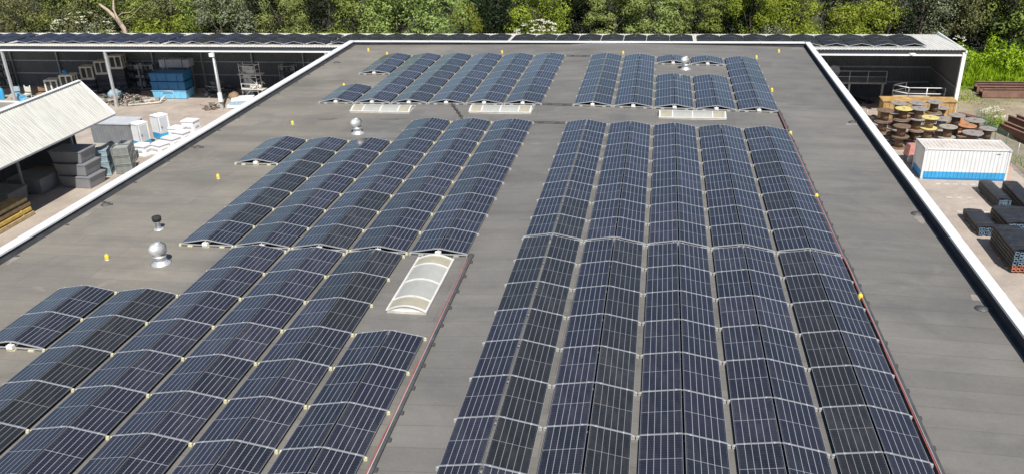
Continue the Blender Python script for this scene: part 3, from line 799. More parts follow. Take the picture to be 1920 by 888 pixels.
# ------------------------------------------------------------------ things in the left yard
# three tapered grey bins, one on another
for i in range(3):
    z = G+.02+i*1.02
    t = thing('grey_bin', ['lowest of three stacked dark grey tapered bins half under the cream roof', 'middle of three stacked dark grey tapered bins half under the cream roof', 'topmost of three stacked dark grey tapered bins half under the cream roof'][i], 'bin', (-45.6-.25*i, 57.1+.1*i, z), -.05+.03*i, 'stacked grey bins under the cream roof')
    m = MB(); m.box((0, 0, .46), (2.5, 1.75, .90), 0, 0, 1.12); m.build('tub', 'grey_paint', t)
    m = MB(); m.box((0, 0, .93), (2.95, 2.05, .07)); m.build('lid', 'grey_paint', t)
    m = MB()
    for s in (-1, 1): m.box((s*.9, 0, .035), (.12, 1.6, .07))
    m.build('skid', 'rubber_black', t)
for i, (x, y) in enumerate(((-48.9, 55.6), (-49.2, 52.4))):
    t = thing('grey_bin', ['dark grey bin in the shade behind the three stacked bins', 'second dark grey bin deep in the shade under the cream roof'][i], 'bin', (x, y, G+.02), .02, 'grey bins in the shade')
    m = MB(); m.box((0, 0, .6), (2.6, 2.0, 1.15), 0, 0, 1.1); m.build('tub', 'grey_paint', t)
    m = MB(); m.box((0, 0, 1.2), (2.95, 2.25, .07)); m.build('lid', 'grey_paint', t)
# timber bundle
for i in range(4):
    t = thing('timber_bundle', ['lowest', 'second lowest', 'second highest', 'topmost'][i]+' layer of long yellowish timbers stacked under the near eave', 'timber', (-46.0-.1*i, 46.2, G+.02+i*.36), 0, 'timber layers under the near eave')
    m = MB()
    for k in range(6): m.box((-.45+k*.2+random.uniform(-.01, .01), random.uniform(-.15, .15), .14), (.18, 9.2, .24), 0 if (k+i) % 3 else 1)
    m.build('board', ['timber', 'timber_yellow'], t)
    m = MB()
    for y in (-3.6, 0, 3.6): m.box((0.05, y, .29), (1.2, .1, .08))
    m.build('spacer', 'timber', t)
# big grey cabin half in shade
t = thing('grey_cabin', 'grey ribbed storage cabin half in shade beyond the cream roof corner', 'storage cabin', (-49.0, 67.4, G))
m = MB(); m.corr((-1.9, -1.1, .45), (1, 0, 0), 3.9, (0, 0, 1), 1.75, (0, -1, 0), .28, .03, mode='trap'); m.box((.05, 0.02, 1.32), (3.86, 2.1, 1.75)); m.build('wall', 'grey_paint', t)
m = MB(); m.box((.05, 0, 2.25), (4.05, 2.35, .10)); m.build('roof', 'grey_light', t)
m = MB(); m.box((.05, 0, .22), (3.9, 2.2, .44)); m.build('plinth', 'dirty_white', t)
# crates
def crate_stack(x, y, tiers, size, mat_, labels, group, rz, hh=.55, topmat=None):
    for i in range(tiers):
        t = thing('mesh_crate', labels[i], 'crate', (x+random.uniform(-.03, .03), y, G+.01+i*(hh+.10)), rz+random.uniform(-.03, .03), group)
        a, b = size; m = MB()
        for s in (-1, 1):
            for q_ in (-1, 1): m.box((s*(a/2-.03), q_*(b/2-.03), hh/2+.08), (.05, .05, hh))
            for z in (.12, hh+.05):
                m.box((s*(a/2-.03), 0, z), (.05, b, .05)); m.box((0, s*(b/2-.03), z), (a-.12, .05, .05))
        for q_ in range(7):
            z = .16+q_*(hh-.12)/6
            for s in (-1, 1): m.box((s*(a/2-.03), 0, z), (.012, b-.1, .022)); m.box((0, s*(b/2-.03), z), (a-.1, .012, .022))
        m.build('frame', mat_, t)
        m = MB(); m.box((0, 0, .06), (a, b, .05)); m.build('base', mat_, t)
        m = MB(); m.box((0, 0, hh*.42+.08), (a-.16, b-.16, hh*.8)); m.build('contents', 'grey_crate', t)
        for s in (-1, 1): MB().box((s*(a/2-.15), 0, .017), (.1, b-.1, .034)).build('skid', 'rubber_black', t)
def lv4(n_, what): return [f'{p} {what}' for p in (['lowest', 'second lowest', 'second highest', 'topmost'] if n_ == 4 else ['lowest', 'middle', 'topmost'])]
crate_stack(-45.25, 59.6, 4, (1.0, 1.2), 'mesh_blue', lv4(4, 'pale blue crate in the stack beside the grey bins'), 'pale blue crate stack', .35, .46)
crate_stack(-43.9, 60.3, 3, (1.35, 1.2), 'mesh_grey', lv4(3, 'grey mesh crate in the wide stack between the blue crates and the coping'), 'wide grey crate stack', .35, .66)
crate_stack(-45.1, 62.7, 3, (1.0, 1.1), 'mesh_grey', lv4(3, 'grey mesh crate in the narrow stack below the left toilet cabin'), 'narrow grey crate stack', .3, .50)
def toilet(label, x, y, rz):
    t = thing('toilet_cabin', label, 'portable toilet', (x, y, G), rz, 'white and blue portable cabins')
    m = MB(); m.box((0, 0, 1.38), (1.12, 1.12, 1.55)); m.build('upper_body', 'white_paint', t)
    m = MB(); m.box((0, 0, .34), (1.16, 1.16, .56)); m.build('lower_body', 'blue_paint', t)
    m = MB(); m.box((0, 0, 2.2), (1.2, 1.2, .09)); m.box((0, 0, 2.29), (.9, .9, .10), 0, 0, .6); m.build('roof', 'white_paint', t)
    m = MB(); m.box((.575, 0, 1.30), (.03, .78, 1.5)); d_ = m.build('door', 'grey_light', t)
    m = MB(); m.box((.605, -.28, 1.15), (.03, .06, .18)); m.build('handle', 'rubber_black', d_)
    m = MB()
    for s in (-1, 1): m.box((s*.4, 0, .03), (.14, 1.2, .06))
    for s in (-1, 1):
        for q_ in (-1, 1): m.box((s*.57, q_*.57, 1.35), (.06, .06, 1.6))
    m.build('corner_frame', 'dirty_white', t)
toilet('white toilet cabin with blue base standing next to the grey cabin', -46.5, 67.0, -.35)
toilet('white toilet cabin with blue base standing alone further right in the yard', -46.0, 69.6, -.42)
# row of low white units beside the warehouse edge
wu = [(-43.6, 65.2), (-43.5, 67.0), (-43.5, 68.8), (-44.6, 70.0), (-45.0, 64.7), (-44.0, 71.4)]
wl2 = ['nearest white basin unit beside the warehouse edge, under the left toilet cabin', 'white basin unit in the front row, second along the warehouse edge', 'white basin unit in the front row, third along the warehouse edge',
       'white basin unit in the back row, right of the lone toilet cabin', 'white basin unit behind the nearest one, next to the narrow crate stack', 'farthest white unit along the warehouse edge, standing taller']
for i, (x, y) in enumerate(wu):
    hgt = .85 if i != 5 else 1.15
    t = thing('basin_unit', wl2[i], 'basin unit', (x, y, G), -.4+.06*i, 'white basin units along the warehouse edge')
    m = MB(); m.box((0, 0, hgt/2), (1.35, 1.1, hgt), 0, 0, .92); m.build('body', 'white_paint', t)
    m = MB(); m.box((0, 0, hgt+.05), (1.4, 1.15, .10)); m.box((.2, .1, hgt+.14), (.7, .5, .10), 0, 0, .7); m.build('top', 'white_paint', t)
    m = MB(); m.box((.0, -.56, hgt*.55), (.8, .04, .16)); m.box((.67, 0, hgt*.55), (.04, .6, .16)); m.build('grip_slot', 'grey_light', t)

# ------------------------------------------------------------------ inside and in front of the shed, left
def bin_long(label, z, mat_, i):
    t = thing('blue_skip', label, 'skip', (-53.0, 83.9, z), 0, 'stacked blue skips in the shed')
    m = MB(); m.box((0, 0, .46), (3.9, 1.7, .84), 0, 0, 1.04); m.build('tub', mat_, t)
    m = MB()
    for s in (-1, 1): m.box((0, s*.9, .90), (4.2, .08, .07)); m.box((s*2.06, 0, .90), (.08, 1.72, .07))
    m.build('rim', mat_, t)
    m = MB()
    for x in (-1.2, 0, 1.2): m.box((x, -.9, .45), (.07, .06, .8))
    m.build('rib', 'sky_paint' if i == 0 else mat_, t)
    if i == 0:
        m = MB(); m.tube([(-.6, -.95, .2), (-.6, -1.1, .95), (.6, -1.1, .95), (.6, -.95, .2)], .035, 6); m.build('lifting_bar', 'white_paint', t)
for i in range(3): bin_long(['lowest light blue skip at the shed opening, lit by the sun', 'middle blue skip of the stack in the shed', 'topmost blue skip of the stack in the shed'][i], G+.02+.95*i, ['sky_paint', 'blue_dark', 'blue_dark'][i], i)  # upper two in darker blue: the shed's shade is put into their paint
t = thing('grey_tank', 'long pale grey tank lying on a rack above the blue skips', 'tank', (-53.4, 86.2, G))
MB().box((0, 0, 3.35), (3.6, 1.1, .8)).build('shell', 'grey_light', t)
for x in (-1.05, 1.0): MB().box((x, 0, 3.36), (.06, 1.14, .86)).build('strap', 'rubber_black', t)
m = MB()
for x in (-1.5, 1.5):
    for y in (-.45, .45): m.box((x, y, 1.47), (.1, .1, 2.94))
m.box((0, 0, 2.91), (3.4, 1.1, .08)); m.build('rack', 'steel_frame', t)
# white cab booths climbing to the right on stacked pallets
cabs = [(-67.2, 84.7, .55), (-65.4, 85.0, 1.05), (-64.0, 86.0, 1.6), (-62.4, 86.5, 2.1), (-60.6, 86.7, 2.7)]
cl = ['nearest and lowest cream cab booth at the left in the shed, lit by the sun', 'second cream cab booth from the left, with a blue part on its roof', 'third cab booth from the left, in shade on a pallet stack', 'fourth cab booth from the left, dim on a high pallet stack', 'highest and rightmost cab booth in the left part of the shed']
for i, (x, y, dz) in enumerate(cabs):
    y -= 1.4 if i < 2 else .6
    t = thing('cab_booth', cl[i], 'cab booth', (x, y, G+dz), .18, 'cream cab booths in the shed')
    m = MB()
    m.box((0, 0, .12), (1.5, 1.3, .24)); m.box((0, 0, 1.42), (1.5, 1.3, .16))
    for s in (-1, 1):
        for q_ in (-1, 0, 1): m.box((q_*.66, s*.57, .79), (.16, .14, 1.1))
        m.box((s*.66, 0, .79), (.14, .16, 1.1))
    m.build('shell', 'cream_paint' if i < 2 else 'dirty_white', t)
    m = MB(); m.box((0, 0, .79), (1.28, 1.05, 1.1)); m.build('window', 'dark_glass', t)
    p_ = thing('pallet_stack', 'dark pallet stack under the '+['first', 'second', 'third', 'fourth', 'fifth'][i]+' cab booth from the left', 'pallets', (x, y, G), .18, 'pallet stacks under the cab booths')
    m = MB(); k = max(1, int(dz/.16))
    for j in range(k): m.box((0, 0, (j+.5)*dz/k), (1.6, 1.35, dz/k-.04)); 
    m.box((0, 0, dz/2), (1.3, 1.0, dz-.01)); m.build('pallet', 'dark_junk', p_)
m = MB(); m.box((0, 0, .12), (.5, .3, .22)); m.tube([(0, 0, .2), (.1, 0, .45)], .06, 6); m.box((-.2, .05, .3), (.3, .2, .18))
o = m.build('blue_motor', 'blue_paint', None, (-65.6, 83.6, G+1.05+1.5)); tag(o, 'small blue motor part lying on the roof of the second cab booth', 'motor')
# pale green seat frames, chair, blue gas bottles at the far left
def seat_frame(label, x, y, rz, mat_, cat='seat frame'):
    t = thing('seat_frame', label, cat, (x, y, G), rz, 'old seat frames at the shed opening')
    m = MB(); m.box((0, 0, .5), (.9, .8, .16)); m.build('seat', mat_, t)
    m = MB(); m.box((0, .38, 1.0), (.9, .12, .55)); m.tube([(-.42, .38, .6), (-.42, .42, 1.45)], .05, 6); m.tube([(.42, .38, .6), (.42, .42, 1.45)], .05, 6); m.build('backrest', mat_, t)
    for s in (-1, 1):
        for q_ in (-1, 1): MB().tube([(s*.4, q_*.33, 0), (s*.4, q_*.33, .45)], .04, 6).build('leg', mat_, t)
seat_frame('pale green seat frame left of the second shed post', -71.6, 82.3, .3, 'mesh_blue')
seat_frame('pale green seat frame right of the leftmost shed post', -70.2, 82.2, -.2, 'cream_paint')
seat_frame('brown wooden chair in front of the cab booths', -68.5, 82.6, .2, 'drum_wood', 'chair')
for i, (x, y) in enumerate(((-73.6, 81.6), (-73.0, 81.9), (-74.3, 82.1))):
    t = thing('gas_bottle', ['nearest blue gas bottle at the left edge of the shed opening', 'blue gas bottle right of the others at the left edge', 'blue gas bottle cut by the left edge of the picture'][i], 'gas bottle', (x, y, G), 0, 'blue gas bottles at the left edge')
    MB().lathe((0, 0, 0), [(.27, 0), (.28, .05), (.28, 1.05), (.2, 1.2), (.08, 1.26)], 14).build('body', 'blue_paint', t)
    MB().lathe((0, 0, 0), [(.06, 1.26), (.09, 1.30), (.09, 1.42), (.04, 1.46)], 10).build('valve_cap', 'orange_rust', t)
m = MB(); m.box((0, 0, .35), (.9, 1.0, .7), 0, 0, .9); m.box((.5, .1, .2), (.7, .8, .4)); m.box((0, -.1, .8), (.6, .1, .3))
o = m.build('blue_machine_part', 'sky_paint', None, (-70.0, 80.9, G)); tag(o, 'light blue machine part on the ground before the leftmost post', 'machine part')
def heap(name, label, cat, x, y, rx, ry, h, n_, mats, seed, size=(.2, .9)):
    rg = random.Random(seed); m = MB()
    for i in range(n_):
        a = rg.uniform(0, 6.283); q_ = math.sqrt(rg.random()); px, py = rx*q_*math.cos(a), ry*q_*math.sin(a)
        z = h*(1-q_)*rg.random()+.08
        L = rg.uniform(*size); Rm = Matrix.Rotation(rg.uniform(0, 6.28), 3, 'Z') @ Matrix.Rotation(rg.uniform(-.5, .5), 3, 'Y')
        kind = rg.random(); mi = rg.randrange(len(mats))
        if kind < .45: m.box((px, py, z), (L, .07, .07), mi, 0, 1, Rm)
        elif kind < .75: m.box((px, py, z), (L*.8, L*.5, .03), mi, 0, 1, Rm)
        elif kind < .9: m.box((px, py, z), (L*.4, L*.35, L*.25), mi, 0, .9, Rm)
        else:
            dv = Rm @ Vector((1, 0, 0)); m.tube([Vector((px, py, z))-dv*L/2, Vector((px, py, z))+dv*L/2], .05, 7, mi)
    o = m.build(name, mats, None, (x, y, G)); tag(o, label, cat, None, 'stuff'); return o
heap('scrap_heap', 'jumbled scrap heap around the foot of the second post, grey with orange bits', 'scrap', -57.6, 81.6, 3.0, 1.8, 1.1, 230, ['junk', 'junk', 'junk', 'dirty_white', 'junk', 'rust', 'dark_junk', 'junk'], 1)
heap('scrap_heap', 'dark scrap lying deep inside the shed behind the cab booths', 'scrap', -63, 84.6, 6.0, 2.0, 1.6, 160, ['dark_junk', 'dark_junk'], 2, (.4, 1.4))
heap('scrap_heap', 'dim jumble of rods and boxes in the shed between the blue skips and the tool cabinet', 'scrap', -48.3, 85.3, 2.0, 1.6, 2.2, 90, ['dark_junk', 'dark_junk', 'steel_frame'], 3, (.4, 1.4))
heap('scrap_heap', 'broken timber pieces piled left of the third post foot', 'timber pile', -46.4, 79.6, 1.0, .7, .7, 46, ['junk', 'rust', 'junk'], 4, (.3, 1.1))
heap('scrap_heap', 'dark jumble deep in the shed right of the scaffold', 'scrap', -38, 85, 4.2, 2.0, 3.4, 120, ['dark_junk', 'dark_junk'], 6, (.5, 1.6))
# flat frames lying on the yard
t = thing('metal_frame', 'dirty metal frame lying on the yard before the blue skips', 'frame', (-54.7, 81.0, G), .35)
m = MB(); m.bar((-1.7, -.6, .15), (1.7, -.4, .2), .14, .12); m.bar((-1.5, .6, .15), (1.8, .7, .3), .14, .12); m.bar((-1.5, -.6, .1), (-1.2, .7, .15), .12, .12); m.bar((.2, -.5, .15), (.6, .7, .25), .12, .12)
m.bar((1.5, -.5, .15), (1.9, .9, .5), .14, .14); m.build('rail', 'dirty_white', t)
m = MB(); m.box((-.9, 0, .2), (.5, .4, .25)); m.box((1.2, .3, .35), (.4, .5, .3)); m.build('bracket', 'junk', t)
m = MB()
for k in range(7):
    b_ = blob(0, 0, .1, .1, k, 0)
m.add([(-.9, -.8, 0), (.9, -.8, 0), (.9, .8, .3), (-.9, .8, .3)], [(0, 1, 2, 3)])
m = MB(); m.lathe((0, 0, 0), [(.5, 0), (.62, .35), (.55, .9), (.3, 1.1)], 12, 0, Matrix.Rotation(1.2, 3, 'Y')); m.box((.6, 0, .25), (1.2, .9, .5))
o = m.build('plastic_cistern', 'mesh_blue', None, (-59.9, 82.6, G+.35)); tag(o, 'pale blue plastic cistern on the scrap left of the second post', 'cistern')
# stack of pale drawers and the scaffold near the third post
t = thing('drawer_cabinet', 'tall pale drawer cabinet standing in shade right of the third post', 'cabinet', (-44.4, 85.2, G))
MB().box((0, 0, 1.7), (1.0, .8, 3.4)).build('carcass', 'grey_paint', t)
for k in range(5): MB().box((0, -.42, .35+k*.66), (.9, .05, .56)).build('drawer', 'grey_light', t)
t = thing('scaffold_tower', 'white and aluminium scaffold tower with plank decks right of the third post', 'scaffold', (-42.9, 82.6, G), -.08)
m = MB()
for x in (-.95, .95):
    for y in (-.45, .45): m.tube([(x, y, 0), (x, y, 4.2)], .035, 6)
m.build('upright', 'white_metal', t)
m = MB()
for z in (.5, 1.25, 2.0, 2.75, 3.9):
    for y in (-.45, .45): m.tube([(-.95, y, z), (.95, y, z)], .028, 6)
for x in (-.95, .95):
    for z in (.5, 1.0, 1.5, 2.0, 2.5, 3.0, 3.5, 4.0): m.tube([(x, -.45, z), (x, .45, z)], .024, 6)
m.tube([(-.95, -.45, .5), (.95, -.45, 2.0)], .024, 6); m.tube([(.95, -.45, 2.0), (-.95, -.45, 3.5)], .024, 6); m.build('brace', 'white_metal', t)
for z, dx in ((1.45, .35), (3.05, .2)): MB().box((dx, -.1, z), (2.6, 1.0, .07)).build('deck', 'dirty_white', t)
m = MB(); m.tube([(1.3, -.4, 0), (1.35, -.4, 1.4)], .04, 6); m.tube([(1.6, .3, 0), (1.6, .3, 1.5)], .05, 6); m.build('prop', 'white_metal', t)
m = MB(); m.box((-.35, -.05, .25), (.7, .3, .35)); m.lathe((.35, 0, 0), [(.16, 0), (.2, .3), (.1, .45)], 10); m.tube([(.5, 0, .1), (.7, 0, .8), (.95, 0, .5)], .06, 7)
o = m.build('pump_part', 'dirty_white', None, (-42.2, 82.4, G+1.49)); tag(o, 'pale pump parts resting on the lower scaffold deck', 'pump')
m = MB(); m.box((0, 0, .2), (.9, .4, .38)); m.box((.1, .1, .5), (.4, .3, .25)); o = m.build('tool_box', 'leafy_box' if False else 'cream_paint', None, (-42.7, 82.5, G+3.09)); tag(o, 'cream tool boxes on the upper scaffold deck', 'tool box')
t = thing('cement_mixer', 'rusty cement mixer drum right of the third post foot', 'cement mixer', (-44.3, 81.0, G), .3)
m = MB(); m.lathe((0, 0, .95), [(.2, -.5), (.5, -.3), (.55, 0), (.3, .45), (.24, .5)], 16, 0, Matrix.Rotation(.7, 3, 'Y')); m.build('drum', 'drum_wood', t)
m = MB(); m.tube([(-.5, -.4, 0), (0, -.3, .9)], .04, 6); m.tube([(.5, -.4, 0), (0, -.3, .9)], .04, 6); m.tube([(-.5, .4, 0), (0, .3, .9)], .04, 6); m.tube([(.5, .4, 0), (0, .3, .9)], .04, 6); m.tube([(-.5, -.4, .1), (-.5, .4, .1)], .04, 6); m.build('stand', 'steel_frame', t)
t = thing('white_sheet_pile', 'pile of bright white sheets against the warehouse edge below the scaffold', 'sheet pile', (-43.4, 80.6, G), .25)
for k in range(3): MB().box((k*.12, k*.1, .2+k*.3), (2.6-.2*k, 1.7-.15*k, .26)).build('sheet', 'white_paint' if k != 1 else 'mesh_blue', t)
o = MB().box((0, 0, .22), (.5, .4, .44), 0, .3, .8).box((.3, .1, .12), (.5, .25, .22)).build('road_debris', 'rust', None, (-45.2, 73.4, G)); o.scale = (.6, .6, .4)
tag(o, 'small rusty scrap piece lying alone on the open left yard', 'scrap piece')
# dark shelving and goods against the back wall
for i, x in enumerate((-76.5, -59.5, -57.6, -40.5, -35.8)):
    t = thing('storage_rack', ['dark storage rack at the far left in the shed', 'dim storage rack left of the blue skips', 'dim rack with boards directly left of the blue skips', 'dark storage rack behind the scaffold tower', 'dark storage rack right of the scaffold, near the warehouse edge'][i], 'rack', (x, 86.9, G))
    m = MB()
    for a in (-.9, .9):
        for b in (-.35, .35): m.box((a, b, 1.5), (.08, .08, 3.0))
        for z in (.2, 2.9): m.box((a, 0, z), (.06, .66, .06))
    for z in (.2, 2.9):
        for b in (-.35, .35): m.box((0, b, z), (1.76, .06, .06))
    m.build('frame', 'steel_frame', t)
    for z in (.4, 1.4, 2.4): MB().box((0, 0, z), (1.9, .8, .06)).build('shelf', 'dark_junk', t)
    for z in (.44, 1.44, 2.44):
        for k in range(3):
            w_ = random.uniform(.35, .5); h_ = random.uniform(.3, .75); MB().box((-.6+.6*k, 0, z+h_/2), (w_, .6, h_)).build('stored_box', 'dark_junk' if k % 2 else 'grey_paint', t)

# ------------------------------------------------------------------ right yard
t = thing('shipping_container', 'white shipping container with a blue lower band in the right yard', 'container', (20.0, 63.95, G), .0)
L_, W_, H_ = 6.0, 2.42, 2.42
m = MB(); m.corr((.12, 0.05, .62), (1, 0, 0), L_-.24, (0, 0, 1), H_-.76, (0, -1, 0), .26, .035, mode='trap'); m.build('side_wall', 'container_white', t)
m = MB(); m.corr((.12, 0.05, .14), (1, 0, 0), L_-.24, (0, 0, 1), .48, (0, -1, 0), .26, .035, mode='trap'); m.build('lower_band', 'blue_paint', t)
m = MB(); m.corr((.05, W_-.12, .62), (0, -1, 0), W_-.24, (0, 0, 1), H_-.76, (-1, 0, 0), .26, .035, mode='trap'); m.build('end_wall', 'container_white', t)
m = MB(); m.corr((.05, W_-.12, .14), (0, -1, 0), W_-.24, (0, 0, 1), .48, (-1, 0, 0), .26, .035, mode='trap'); m.build('lower_band', 'blue_paint', t)
m = MB(); m.box((L_/2, W_/2+.03, H_/2), (L_-.14, W_-.1, H_-.1)); m.build('core', 'container_white', t)
m = MB(); m.corr((.05, .06, H_-.03), (1, 0, 0), L_-.1, (0, 1, 0), W_-.12, (0, 0, 1), .30, .03, mode='trap'); m.build('roof', 'container_roof', t)
m = MB()
for x in (.06, L_-.06):
    for y in (.06, W_-.06): m.box((x, y, H_/2), (.13, .13, H_))
for y in (.0, W_): m.box((L_/2, y+(.05 if y == 0 else -.05), H_-.03), (L_-.25, .09, .1)); m.box((L_/2, y+(.05 if y == 0 else -.05), .07), (L_-.25, .09, .14), 1)
for x in (.05, L_-.05): m.box((x, W_/2, H_-.03), (.09, W_-.25, .1)); m.box((x, W_/2, .07), (.09, W_-.25, .14), 1)
m.build('corner_frame', ['container_white', 'blue_dark'], t)
for x in (.06, L_-.06):
    for y in (.0, W_):
        for z in (.07, H_-.05): MB().box((x, y, z), (.19, .10, .15)).build('corner_casting', 'grey_light', t)
m = MB(); m.box((L_+.02, W_/2, H_/2), (.05, W_-.3, H_-.25)); d_ = m.build('door', 'container_white', t)
m = MB()
for y in (.5, .95, 1.5, 1.95): m.tube([(L_+.06, y, .2), (L_+.06, y, H_-.2)], .02, 6)
m.build('lock_bar', 'galvanised', d_)
m = MB(); m.box((L_-.85, .012, H_-.33), (.32, .012, .035)); m.build('vent_slot', 'rubber_black', t)
m = MB(); m.bar((L_+.15, -.1, .02), (L_+.5, .9, 1.1), .06, .04); o = m.build('red_barrier', 'tube_orange', None, (20.0, 63.95, G)); tag(o, 'red steel bar leaning on the right end of the white container', 'bar')
t = thing('hopper', 'faded pink hopper with a wheel left of the white container', 'hopper', (20.35, 68.2, G), .2)
m = MB(); m.box((0, 0, .95), (.95, .9, .9), 0, 0, .72); m.build('tub', 'pink_faded', t)
m = MB(); m.lathe((-.25, -.62, .35), [(.12, -.09), (.34, -.09), (.36, -.04), (.36, .04), (.34, .09), (.12, .09)], 16, 0, Matrix.Rotation(math.pi/2, 3, 'X')); m.build('wheel', 'dirty_white', t)
m = MB(); m.box((0, 0, .45), (.9, .8, .1)); m.box((.3, 0, .2), (.1, .7, .4)); m.build('chassis', 'rust', t)

# bundles of box sections
def bundle(label, x, y, L, Wd, H, rz, cols, tiers, tube_m, wrap='black_wrap'):
    t = thing('steel_bundle', label, 'steel sections', (x, y, G), rz, 'wrapped bundles of steel box sections')
    m = MB()
    for k in (-.35, 0, .35): m.box((0, k*L, .05), (Wd+.1, .12, .1))
    m.build('bearer', 'timber', t)
    m = MB(); c = Wd/cols; h = (H-.1)/tiers
    for i in range(cols):
        for j in range(tiers):
            cx, cz = -Wd/2+(i+.5)*c, .1+(j+.5)*h; a, b = c*.86, h*.86; jit = random.uniform(-.08, .05)
            for (dx, dz, sx, sz) in ((-a/2+.018, 0, .036, b), (a/2-.018, 0, .036, b), (0, -b/2+.018, a-.074, .036), (0, b/2-.018, a-.074, .036)):
                m.box((cx+dx, jit, cz+dz), (sx, L-.05, sz), len(tube_m))
                m.box((cx+dx, jit-(L-.05)/2-.02, cz+dz), (sx*1.02, .04, sz*1.0), j % len(tube_m))
    m.build('box_section', tube_m+[wrap], t)
    m = MB(); rg = random.Random(int(x*10))
    n_ = 14; zt = H+.035
    for s in (-1, 1):
        for j in range(1, tiers): m.box((s*(Wd/2+.012), .05, .1+j*(H-.1)/tiers), (.03, L-.3, .035), 1)
    prev = None
    for i in range(n_+1):
        yy = -L/2+.15+(L-.3)*i/n_; row = [(-Wd/2-.03, yy, zt-.03), (-Wd/4, yy, zt+rg.uniform(0, .03)), (Wd/4, yy, zt+rg.uniform(0, .03)), (Wd/2+.03, yy, zt-.03)]
        if prev: m.add(prev+row, [(0, 1, 5, 4), (1, 2, 6, 5), (2, 3, 7, 6)], 0, True)
        prev = row
    m.build('wrapping', [wrap, 'olive_wrap' if wrap == 'black_wrap' else wrap], t)
    for k in (-.3, .3):
        m = MB()
        for s in (-1, 1): m.box((s*(Wd/2+.034), k*L, (H+.1)/2), (.006, .05, H-.05))
        m.box((0, k*L, H+.075), (Wd+.07, .05, .006))
        m.build('strap', 'tray_dark', t)
bundle('black wrapped steel bundle just right of the container, left one of two', 23.85, 60.1, 4.0, .75, .75, .02, 5, 3, ['tube_blue'])
bundle('dark steel bundle with a blue top tube by the fence behind the others', 25.35, 59.6, 4.6, .9, .8, -.03, 5, 3, ['tube_blue'])
bundle('low black wrapped steel bundle nearest the warehouse edge', 21.35, 55.1, 3.3, 1.05, .6, .0, 6, 2, ['tube_blue'])
bundle('wide black wrapped steel bundle in the middle of the right yard', 23.6, 55.4, 3.2, 1.9, .8, .0, 9, 3, ['tube_blue'])
bundle('tall black wrapped steel bundle with orange capped lower tubes, nearest to the camera', 21.75, 50.2, 4.0, 1.45, 1.4, -.02, 6, 6, ['tube_orange', 'tube_orange', 'tube_blue', 'tube_blue', 'tube_blue', 'tube_blue'])

# yellow skip behind the cable drums
t = thing('yellow_skip', 'battered orange-yellow container behind the wooden cable drums', 'container', (20.1, 77.8, G))
m = MB(); m.box((3.1, .8, 1.15), (6.1, 1.5, 2.2)); m.build('body', 'skip_yellow', t)
m = MB(); m.corr((.05, .03, .15), (1, 0, 0), 6.1, (0, 0, 1), 2.0, (0, -1, 0), .35, .04, mode='trap'); m.build('side_wall', 'skip_yellow', t)
m = MB(); m.box((3.1, .8, 2.28), (6.3, 1.7, .06)); m.build('roof', 'skip_yellow', t)
# cable drums
def drum(label, x, y, z, r, h, top, core, seed, tilt=0):
    t = thing('cable_drum', label, 'cable drum', (x, y, z), seed*.7, 'wooden cable drums behind the white container')
    Rm = Matrix.Rotation(tilt, 3, 'Y')
    MB().lathe((0, 0, 0), [(r*.95, 0), (r, .01), (r, .06), (r*.95, .07), (.001, .07)], 22, 0, Rm).build('flange', core if seed % 2 else top, t)
    MB().lathe((0, 0, 0), [(r*.50, .07), (r*.50, h-.07)], 18, 0, Rm).build('barrel', core, t)
    f = MB().lathe((0, 0, 0), [(r*.95, h-.07), (r, h-.06), (r, h-.01), (r*.95, h)], 22, 0, Rm); fo = f.build('flange', top, t)
    q_ = MB().lathe((0, 0, 0), [(r*.16, h+.001), (r*.16, h+.012), (r*.10, h+.012)], 12, 0, Rm)
    for k in range(4):
        a = k*math.pi/2; pass
    q_.build('hub_plate', 'rust', fo)
stacks = [ (19.05, 72.9, 3, 'drum_brown', 'drum_brown', 'the brown-topped left stack'), (20.65, 73.5, 3, 'drum_yellow', 'drum_brown', 'the left yellow-topped stack'),
    (20.75, 75.15, 3, 'drum_grey', 'drum_brown', 'the grey stack behind the left yellow top'), (22.25, 75.35, 3, 'drum_grey', 'drum_brown', 'the grey stack before the middle of the yellow container'),
    (22.0, 73.6, 3, 'drum_grey', 'drum_wood', 'the grey stack between the two yellow tops'), (23.75, 75.7, 3, 'drum_grey', 'drum_brown', 'the grey stack before the right part of the yellow container'),
    (22.15, 70.9, 3, 'drum_yellow', 'drum_wood', 'the right yellow-topped stack'), (24.9, 77.4, 2, 'drum_grey', 'drum_brown', 'the low grey stack by the right end of the yellow container'),
    (24.0, 73.9, 2, 'drum_grey', 'drum_pale', 'the grey stack right of the right yellow top'), (25.5, 75.1, 2, 'drum_grey', 'drum_brown', 'the grey stack near the right side of the drum group'),
    (26.5, 73.6, 2, 'drum_grey', 'drum_brown', 'the large grey stack at the right side of the drum group'), (23.85, 71.6, 2, 'drum_pale', 'drum_wood', 'the pale stack behind the left end of the container'),
    (25.45, 72.0, 2, 'orange_rust', 'drum_wood', 'the rusty-topped stack right behind the container'), (20.2, 71.6, 2, 'drum_brown', 'drum_brown', 'the dark low stack in front on the left'),
    (25.2, 70.0, 2, 'drum_grey', 'drum_wood', 'the stack hidden closest behind the container roof'), (26.8, 71.3, 2, 'drum_grey', 'drum_brown', 'the dark stack at the right rear corner of the container'),
    (26.4, 76.8, 1, 'orange_rust', 'drum_wood', 'the single orange drum')]
